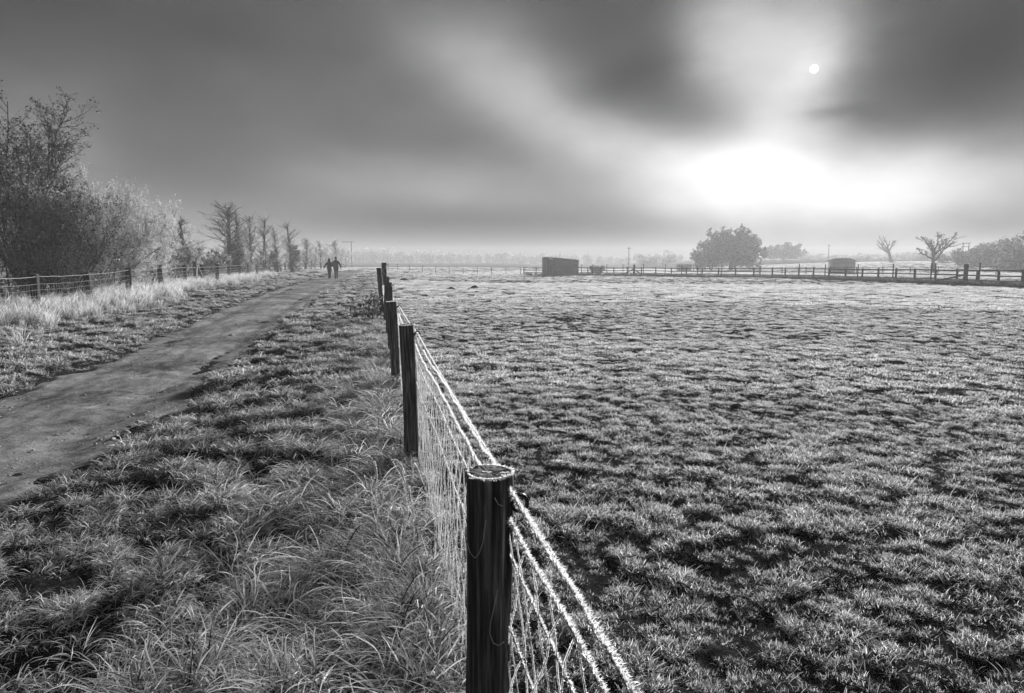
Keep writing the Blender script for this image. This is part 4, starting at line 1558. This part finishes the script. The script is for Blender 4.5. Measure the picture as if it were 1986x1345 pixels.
def hand(V, Rr, E, wrist_i, wrist, d, side):
    """palm and five fingers hanging along d from the wrist"""
    d = unit(np.asarray(d, float))
    fwd = np.array([0, 1.0, 0])
    ac = unit(np.cross(d, np.array([side, 0, 0.0])))
    palm = wrist + d * 0.07
    V.append(palm); Rr.append((0.030, 0.018)); pi = len(V) - 1
    E.append((wrist_i, pi))
    for k, (o_, L) in enumerate(((-0.027, 0.065), (-0.009, 0.08), (0.009, 0.075), (0.025, 0.06))):
        a = palm + ac * o_ + d * 0.03
        b = a + d * L * 0.5 - np.array([side, 0, 0]) * 0.006
        c = b + d * L * 0.4 - np.array([side, 0, 0]) * 0.02
        i0 = len(V)
        V.extend([a, b, c]); Rr.extend([0.010, 0.009, 0.008])
        E.extend([(pi, i0), (i0, i0 + 1), (i0 + 1, i0 + 2)])
    a = wrist + d * 0.04 + ac * 0.038
    b = a + d * 0.04 + ac * 0.015
    i0 = len(V)
    V.extend([a, b]); Rr.extend([0.011, 0.009])
    E.extend([(wrist_i, i0), (i0, i0 + 1)])


def loft(rings, s, kx=1.0):
    """rings of (x, y, z, half-width, half-depth), closed at both ends"""
    th = np.arange(18) / 18 * 2 * math.pi
    V = np.concatenate([np.stack([x + kx * a * np.cos(th), y + b * np.sin(th), np.full(18, z)], -1) for x, y, z, a, b in rings]) * s
    n = len(rings)
    i, j = np.meshgrid(np.arange(n - 1), np.arange(18), indexing='ij')
    F = np.stack([i * 18 + j, i * 18 + (j + 1) % 18, (i + 1) * 18 + (j + 1) % 18, (i + 1) * 18 + j], -1).reshape(-1, 4)
    return V, [F, np.arange(18)[::-1][None], np.arange((n - 1) * 18, n * 18)[None]]


def person(label, u, v_feet, d, height, mats, arms, feet, heading, hat):
    p = at(u, v_feet, d)
    z0 = float(z_large(p[0], d)) - 0.005
    o = thing('person', label, 'person', (p[0], d, z0), 'couple walking away along the path', heading)
    s = height / 1.75
    A = lambda *q: np.array(q) * s
    hip, chest, neck = A(0, 0, 0.95), A(0, 0.01, 1.32), A(0, 0.0, 1.47)
    sh = 0.20 if hat == 'hood' else 0.225
    # body: trunk, limbs, hands, neck and head as one surface
    V = [hip, A(0, 0.0, 1.12), chest - A(0, 0, 0.04), neck, A(0, 0.015, 1.56), A(0, 0.02, 1.63), A(0, 0.015, 1.70)]
    Rr = [(0.13, 0.10), (0.12, 0.09), (0.13, 0.095), 0.06, (0.072, 0.085), (0.078, 0.095), (0.055, 0.07)]
    E = [(0, 1), (1, 2), (2, 3), (3, 4), (4, 5), (5, 6)]
    V += [A(0, 0.125, 1.60), A(-0.085, 0.015, 1.61), A(0.085, 0.015, 1.61)]   # nose (away from us) and ears
    Rr += [0.014, 0.016, 0.016]
    E += [(5, 7), (5, 8), (5, 9)]
    arm_pts = []
    for sd_, (el, wr) in zip((-1, 1), arms):
        S_ = A(sd_ * sh * 0.78, -0.005, 1.365)
        El, Wr = A(*el), A(*wr)
        i0 = len(V)
        V += [S_, El, Wr]
        Rr += [0.055, 0.042, 0.028]
        E += [(2, i0), (i0, i0 + 1), (i0 + 1, i0 + 2)]
        hand(V, Rr, E, i0 + 2, Wr, Wr - El, sd_)
        arm_pts.append((S_, El, Wr))
    leg_pts = []
    for sd_, (fx, fy, lift) in zip((-1, 1), feet):
        Hh, Ft = A(sd_ * 0.085, 0, 0.90), A(fx, fy, 0.09 + lift)
        Kn = (Hh + Ft) / 2 + A(0, 0.03 if fy >= 0 else 0.05, 0.02)
        toe = Ft + A(0, 0.17, -0.05)
        i0 = len(V)
        V += [Hh, Kn, Ft, toe]
        Rr += [0.085, 0.056, 0.042, 0.035]
        E += [(0, i0), (i0, i0 + 1), (i0 + 1, i0 + 2), (i0 + 2, i0 + 3)]
        leg_pts.append((Hh, Kn, Ft, toe))
    skin_obj('body', V, Rr, E, M['skin'], o)
    # coat with sloping shoulders and sleeves
    k_ = 0.93 if hat == 'hood' else 1.0
    mb = MB()
    mb.add(*loft([(0, 0, 0.76, 0.205, 0.155), (0, 0, 0.80, 0.215, 0.165), (0, 0, 0.95, 0.205, 0.16), (0, -0.005, 1.12, 0.195, 0.15), (0, -0.01, 1.27, 0.213, 0.155),
                  (0, -0.01, 1.35, 0.212, 0.145), (0, -0.005, 1.41, 0.175, 0.125), (0, 0, 1.455, 0.115, 0.10), (0, 0.005, 1.49, 0.08, 0.085), (0, 0.01, 1.53, 0.07, 0.078)], s, k_))
    for S_, El, Wr in arm_pts:
        S0 = S_ * np.array([0.80, 1, 1]) - A(0, 0, 0.0)
        P = np.array([S0, S_ * 0.7 + El * 0.3, S_ * 0.3 + El * 0.7, El, El * 0.6 + Wr * 0.4, El * 0.12 + Wr * 0.88])
        mb.tubes(P, np.array([0.088, 0.082, 0.074, 0.070, 0.066, 0.058]) * s, 12, 0.0, True)
    mb.build('coat', mats[0], o, True)
    mb = MB()
    mb.add(*loft([(0, 0, 0.70, 0.145, 0.12), (0, 0, 0.78, 0.165, 0.135), (0, 0, 0.90, 0.165, 0.13), (0, 0, 0.98, 0.15, 0.12)], s, k_))
    for Hh, Kn, Ft, toe in leg_pts:
        P = np.array([Hh, Hh * 0.6 + Kn * 0.4, Kn, Kn * 0.5 + Ft * 0.5, Ft + A(0, 0, 0.0)])
        mb.tubes(P, np.array([0.098, 0.090, 0.072, 0.066, 0.062]) * s, 12, 0.0, True)
    mb.build('trousers', M['trousers'], o, True)
    for Hh, Kn, Ft, toe in leg_pts:
        b0 = Ft + A(0, -0.04, -0.045)
        skin_obj('boot', [b0, Ft + A(0, 0.07, -0.05), toe + A(0, 0.02, 0), Ft + A(0, -0.01, 0.09)], [0.045, 0.045, 0.036, 0.052], [(0, 1), (1, 2), (0, 3)], M['trousers'], o)
    mb = MB()
    if hat == 'hood':
        mb.add(*loft([(0, -0.01, 1.45, 0.13, 0.12), (0, -0.015, 1.50, 0.115, 0.12), (0, -0.01, 1.58, 0.105, 0.125), (0, 0.0, 1.66, 0.10, 0.12), (0, 0.005, 1.72, 0.078, 0.095), (0, 0.01, 1.755, 0.03, 0.04)], s))
        mb.build('hood', mats[0], o, True)
    else:
        mb.add(*loft([(0, 0.005, 1.60, 0.094, 0.112), (0, 0.005, 1.625, 0.10, 0.118), (0, 0.008, 1.68, 0.094, 0.11), (0, 0.01, 1.73, 0.072, 0.085), (0, 0.012, 1.755, 0.03, 0.035)], s))
        mb.build('hat', M['hair'], o, True)
    return o


HD = 0.19
person('shorter walker in a dark hooded coat, one arm out, on the left of the couple', 639.5, 541.5, 56, 1.74, (M['coat'],),
       (((-0.34, -0.03, 1.13), (-0.47, 0.02, 0.90)), ((0.29, 0.05, 1.14), (0.33, 0.22, 1.10))), ((-0.07, 0.16, 0.0), (0.05, -0.16, 0.01)), HD, 'hood')
person('taller walker in a dark jacket and hat on the right of the couple', 652.3, 541, 56, 1.85, (M['coat2'],),
       (((-0.29, -0.02, 1.12), (-0.30, 0.16, 1.02)), ((0.33, -0.02, 1.12), (0.37, 0.03, 0.86))), ((-0.08, 0.22, 0.0), (0.09, -0.25, 0.02)), HD, 'hat')

# ------------------------------------------------------------------ small things: molehills, stones, weeds, stems
def lump(g, n, r, flat):
    th = np.linspace(0, 2 * math.pi, 15)[:-1]
    rings = []
    for q in np.linspace(0, 1, 7)[:-1]:
        rr = r * (1 - q) ** 0.6 if q > 0 else r
        rings.append(np.stack([rr * np.cos(th), rr * np.sin(th), np.full(14, flat * r * q)], -1))
    V = np.concatenate(rings + [np.array([[0, 0, flat * r]])])
    k = 1 + 0.30 * (fbm(V[:, 0] * 2.2 / r + g.random() * 50, V[:, 1] * 2.2 / r + V[:, 2] * 3, 3)[:, None] - 0.5) * 2
    V = V * k
    i, j = np.meshgrid(np.arange(5), np.arange(14), indexing='ij')
    F = np.stack([i * 14 + j, i * 14 + (j + 1) % 14, (i + 1) * 14 + (j + 1) % 14, (i + 1) * 14 + j], -1).reshape(-1, 4)
    jj = np.arange(14)
    T_ = np.stack([70 + jj, 70 + (jj + 1) % 14, np.full(14, 84)], -1)
    return V, [F, T_]


def ground_hit(u, v):
    r = ray(u, v)
    t = EYE / -r[2]
    for _ in range(12):
        p = r * t + np.array([0, 0, EYE])
        t = (EYE - float(z_large(p[0], p[1]))) / -r[2]
    p = r * t + np.array([0, 0, EYE])
    return p[0], p[1]


g0 = np.random.default_rng(77)
for u, v, r_, lab in ((783, 545, 0.42, 'largest dark molehill near the end of the wire fence'), (1112, 724, 0.085, 'dark clod on the grassy mound in the middle of the paddock'),
                      (1427, 790, 0.085, 'dark clod right of the paddock centre'), (1492, 975, 0.06, 'dark clod in the near grass at the right'),
                      (875, 562, 0.30, 'low dark molehill in the paddock left of the shelter'), (920, 560, 0.35, 'low dark molehill in line with the shelter front'),
                      (1860, 556, 0.5, 'dark heap just before the rail fence at the right'), (1210, 1205, 0.05, 'dark hollow clod in the near grass right of the rope')):
    x, y = ground_hit(u, v)
    V, F = lump(g0, 1, r_, 0.55)
    mb = MB()
    mb.add(V, F)
    o = mb.build('molehill', M['soil'])
    o.location = (x, y, float(ground_z(x, y)) - 0.01)
    tag(o, lab, 'molehill', 'dark molehills and clods in the paddock')

sp = [(243, 838, 0.045)] + [(u + g0.normal(0, 3), v + g0.normal(0, 3), g0.uniform(0.012, 0.028)) for u, v in
      ((262, 806), (275, 803), (255, 812), (288, 798), (232, 848), (222, 852), (205, 848), (197, 855), (270, 815), (300, 792), (215, 840), (185, 862), (65, 872), (60, 840))]
for i, (u, v, r_) in enumerate(sp):
    x, y = ground_hit(u, v)
    V, F = lump(g0, 1, r_, 0.6)
    V[:, :2] *= g0.uniform(0.7, 1.3, 2)
    mb = MB()
    mb.add(V, F)
    o = mb.build('stone', M['stone'])
    o.location = (x, y, max(float(ground_z(x, y)), float(z_large(x, y)) - 0.012) + 0.004)
    o.rotation_euler = (0, 0, g0.random() * 6)
    tag(o, 'largest pale stone on the near edge of the path' if i == 0 else 'small pale stone chip on the near edge of the path', 'stone', 'stones on the edge of the path')

# dark docks by the strainer posts
for i, (u, v, d) in enumerate(((724, 548, 17.5), (712, 555, 16.5), (702, 560, 16.0))):
    x, y = at(u, 515, d)[0], d
    z0 = float(ground_z(x, y))
    o = thing('dock_plant', ['dark dried dock plant closest to the strainer posts', 'dark dried dock plant in the middle of the clump by the fence end', 'dark dried dock plant on the path side of the clump'][i], 'plant', (x, y, z0), 'dried docks by the fence end')
    g, tr, cr, ends = tree_meshes(300 + i, 0.85, 'shrub', 0.5, 0.3)
    for mb in (tr, cr):
        mb.V = [q * np.array([0.8, 0.8, 0.95]) for q in mb.V]
        for k_, q in enumerate(mb.V):
            mb.V[k_] = q
    mbs = MB()
    P, Rr = stems(g, 9, 0.8, 0.45, 5, 0.007, 0.06, 0.12)
    mbs.tubes(P, Rr, 4, 0.2)
    mbs.build('stem', M['bark'], o)
    V, F = leaf_quads(g, P[:, 2:].reshape(-1, 3), 260, 0.035)
    mbl = MB()
    mbl.add(V, F, np.clip(g.normal(0.15, 0.2, 260), 0, 1).repeat(4))
    mbl.build('leaves', M['leaf'], o)

# tall frosted stems in front of the near netting
for i, (u, vt, vb, d, ln) in enumerate(((728, 896, 1110, 3.35, 0.0), (762, 893, 1120, 3.25, 0.05), (778, 905, 1100, 3.45, 0.02), (792, 945, 1110, 3.2, 0.02), (803, 900, 1050, 3.5, 0.06), (690, 960, 1100, 3.4, -0.08))):
    tp = at(u, vt, d)
    bx = at(u + (18 if i == 1 else 6), vb, d)[0]
    bt = np.array([bx, d, float(ground_z(bx, d)) - 0.02])
    o = thing('dry_stem', ['tall straight frosted grass stem left of the second post', 'frosted stem with a drooping head just left of the netting', 'thin frosted stem between the drooping one and the netting',
              'short dark frosted stem touching the netting', 'thin leaning frosted stem at the foot of the second post', 'bent frosted stem, leftmost of the stems by the netting'][i], 'grass stem', tuple(bt), 'tall frosted stems by the near netting')
    t = np.linspace(0, 1, 14)[:, None]
    P = (tp - bt) * t + np.array([ln, 0, 0]) * np.sin(t * math.pi)
    P[:, 0] += 0.004 * np.sin(t[:, 0] * 17 + i)
    mb = MB()
    mb.tubes(P, np.linspace(0.0030, 0.0020, 14)[None], 5, 0.75)
    V, F = spikes(g0, P, 1500, (0.002, 0.007), 0.0018, (0.1, -0.2, 0.2), 1.0)
    mb.add(V, F, 0.95)
    mb.build('stem', M['ice'], o)
    mb = MB()
    hd = P[-4:]
    if i == 1:
        hd = np.array([P[-1], P[-1] + [0.02, 0, 0.0], P[-1] + [0.045, 0, -0.03], P[-1] + [0.06, 0, -0.07]])
    mb.tubes(hd, [0.0035, 0.005, 0.005, 0.002], 6, 0.85)
    V, F = spikes(g0, hd, 500, (0.004, 0.011), 0.0018, (0.1, 0, 0.3), 1.0)
    mb.add(V, F, 0.95)
    mb.build('seed_head', M['ice'], o)
    for k_ in range(3):
        a0 = P[3 + 2 * k_]
        dr = 1 if (k_ + i) % 2 else -1
        lf = np.array([a0, a0 + [dr * 0.03, 0, 0.04], a0 + [dr * 0.07, 0.01, 0.045], a0 + [dr * 0.11, 0.01, 0.01]])
        mb = MB()
        mb.tubes(lf, [0.0014, 0.0014, 0.0012, 0.0008], 4, 0.5)
        V, F = spikes(g0, lf, 500, (0.002, 0.005), 0.0018, (0.1, -0.2, 0.2), 1.0)
        mb.add(V, F, 0.95)
        mb.build('leaf', M['ice'], o)

# ------------------------------------------------------------------ mist
def build_haze():
    mb = MB()
    mb.beam((0, -520, 6.8), (0, 520, 6.8), 1040, 16.4)
    m, nt, out = new_mat('mist')
    v = nd(nt, 'ShaderNodeVolumePrincipled', {'Density': 0.0015, 'Anisotropy': 0.22, 'Color': grey(0.70)})
    nt.links.new(v.outputs[0], out.inputs['Volume'])
    o = mb.build('haze', m)
    tag(o, 'pale winter mist lying over the fields', 'mist', kind='stuff')


build_haze()
print('tris', sum(len(m.polygons) for m in bpy.data.meshes) * 2)
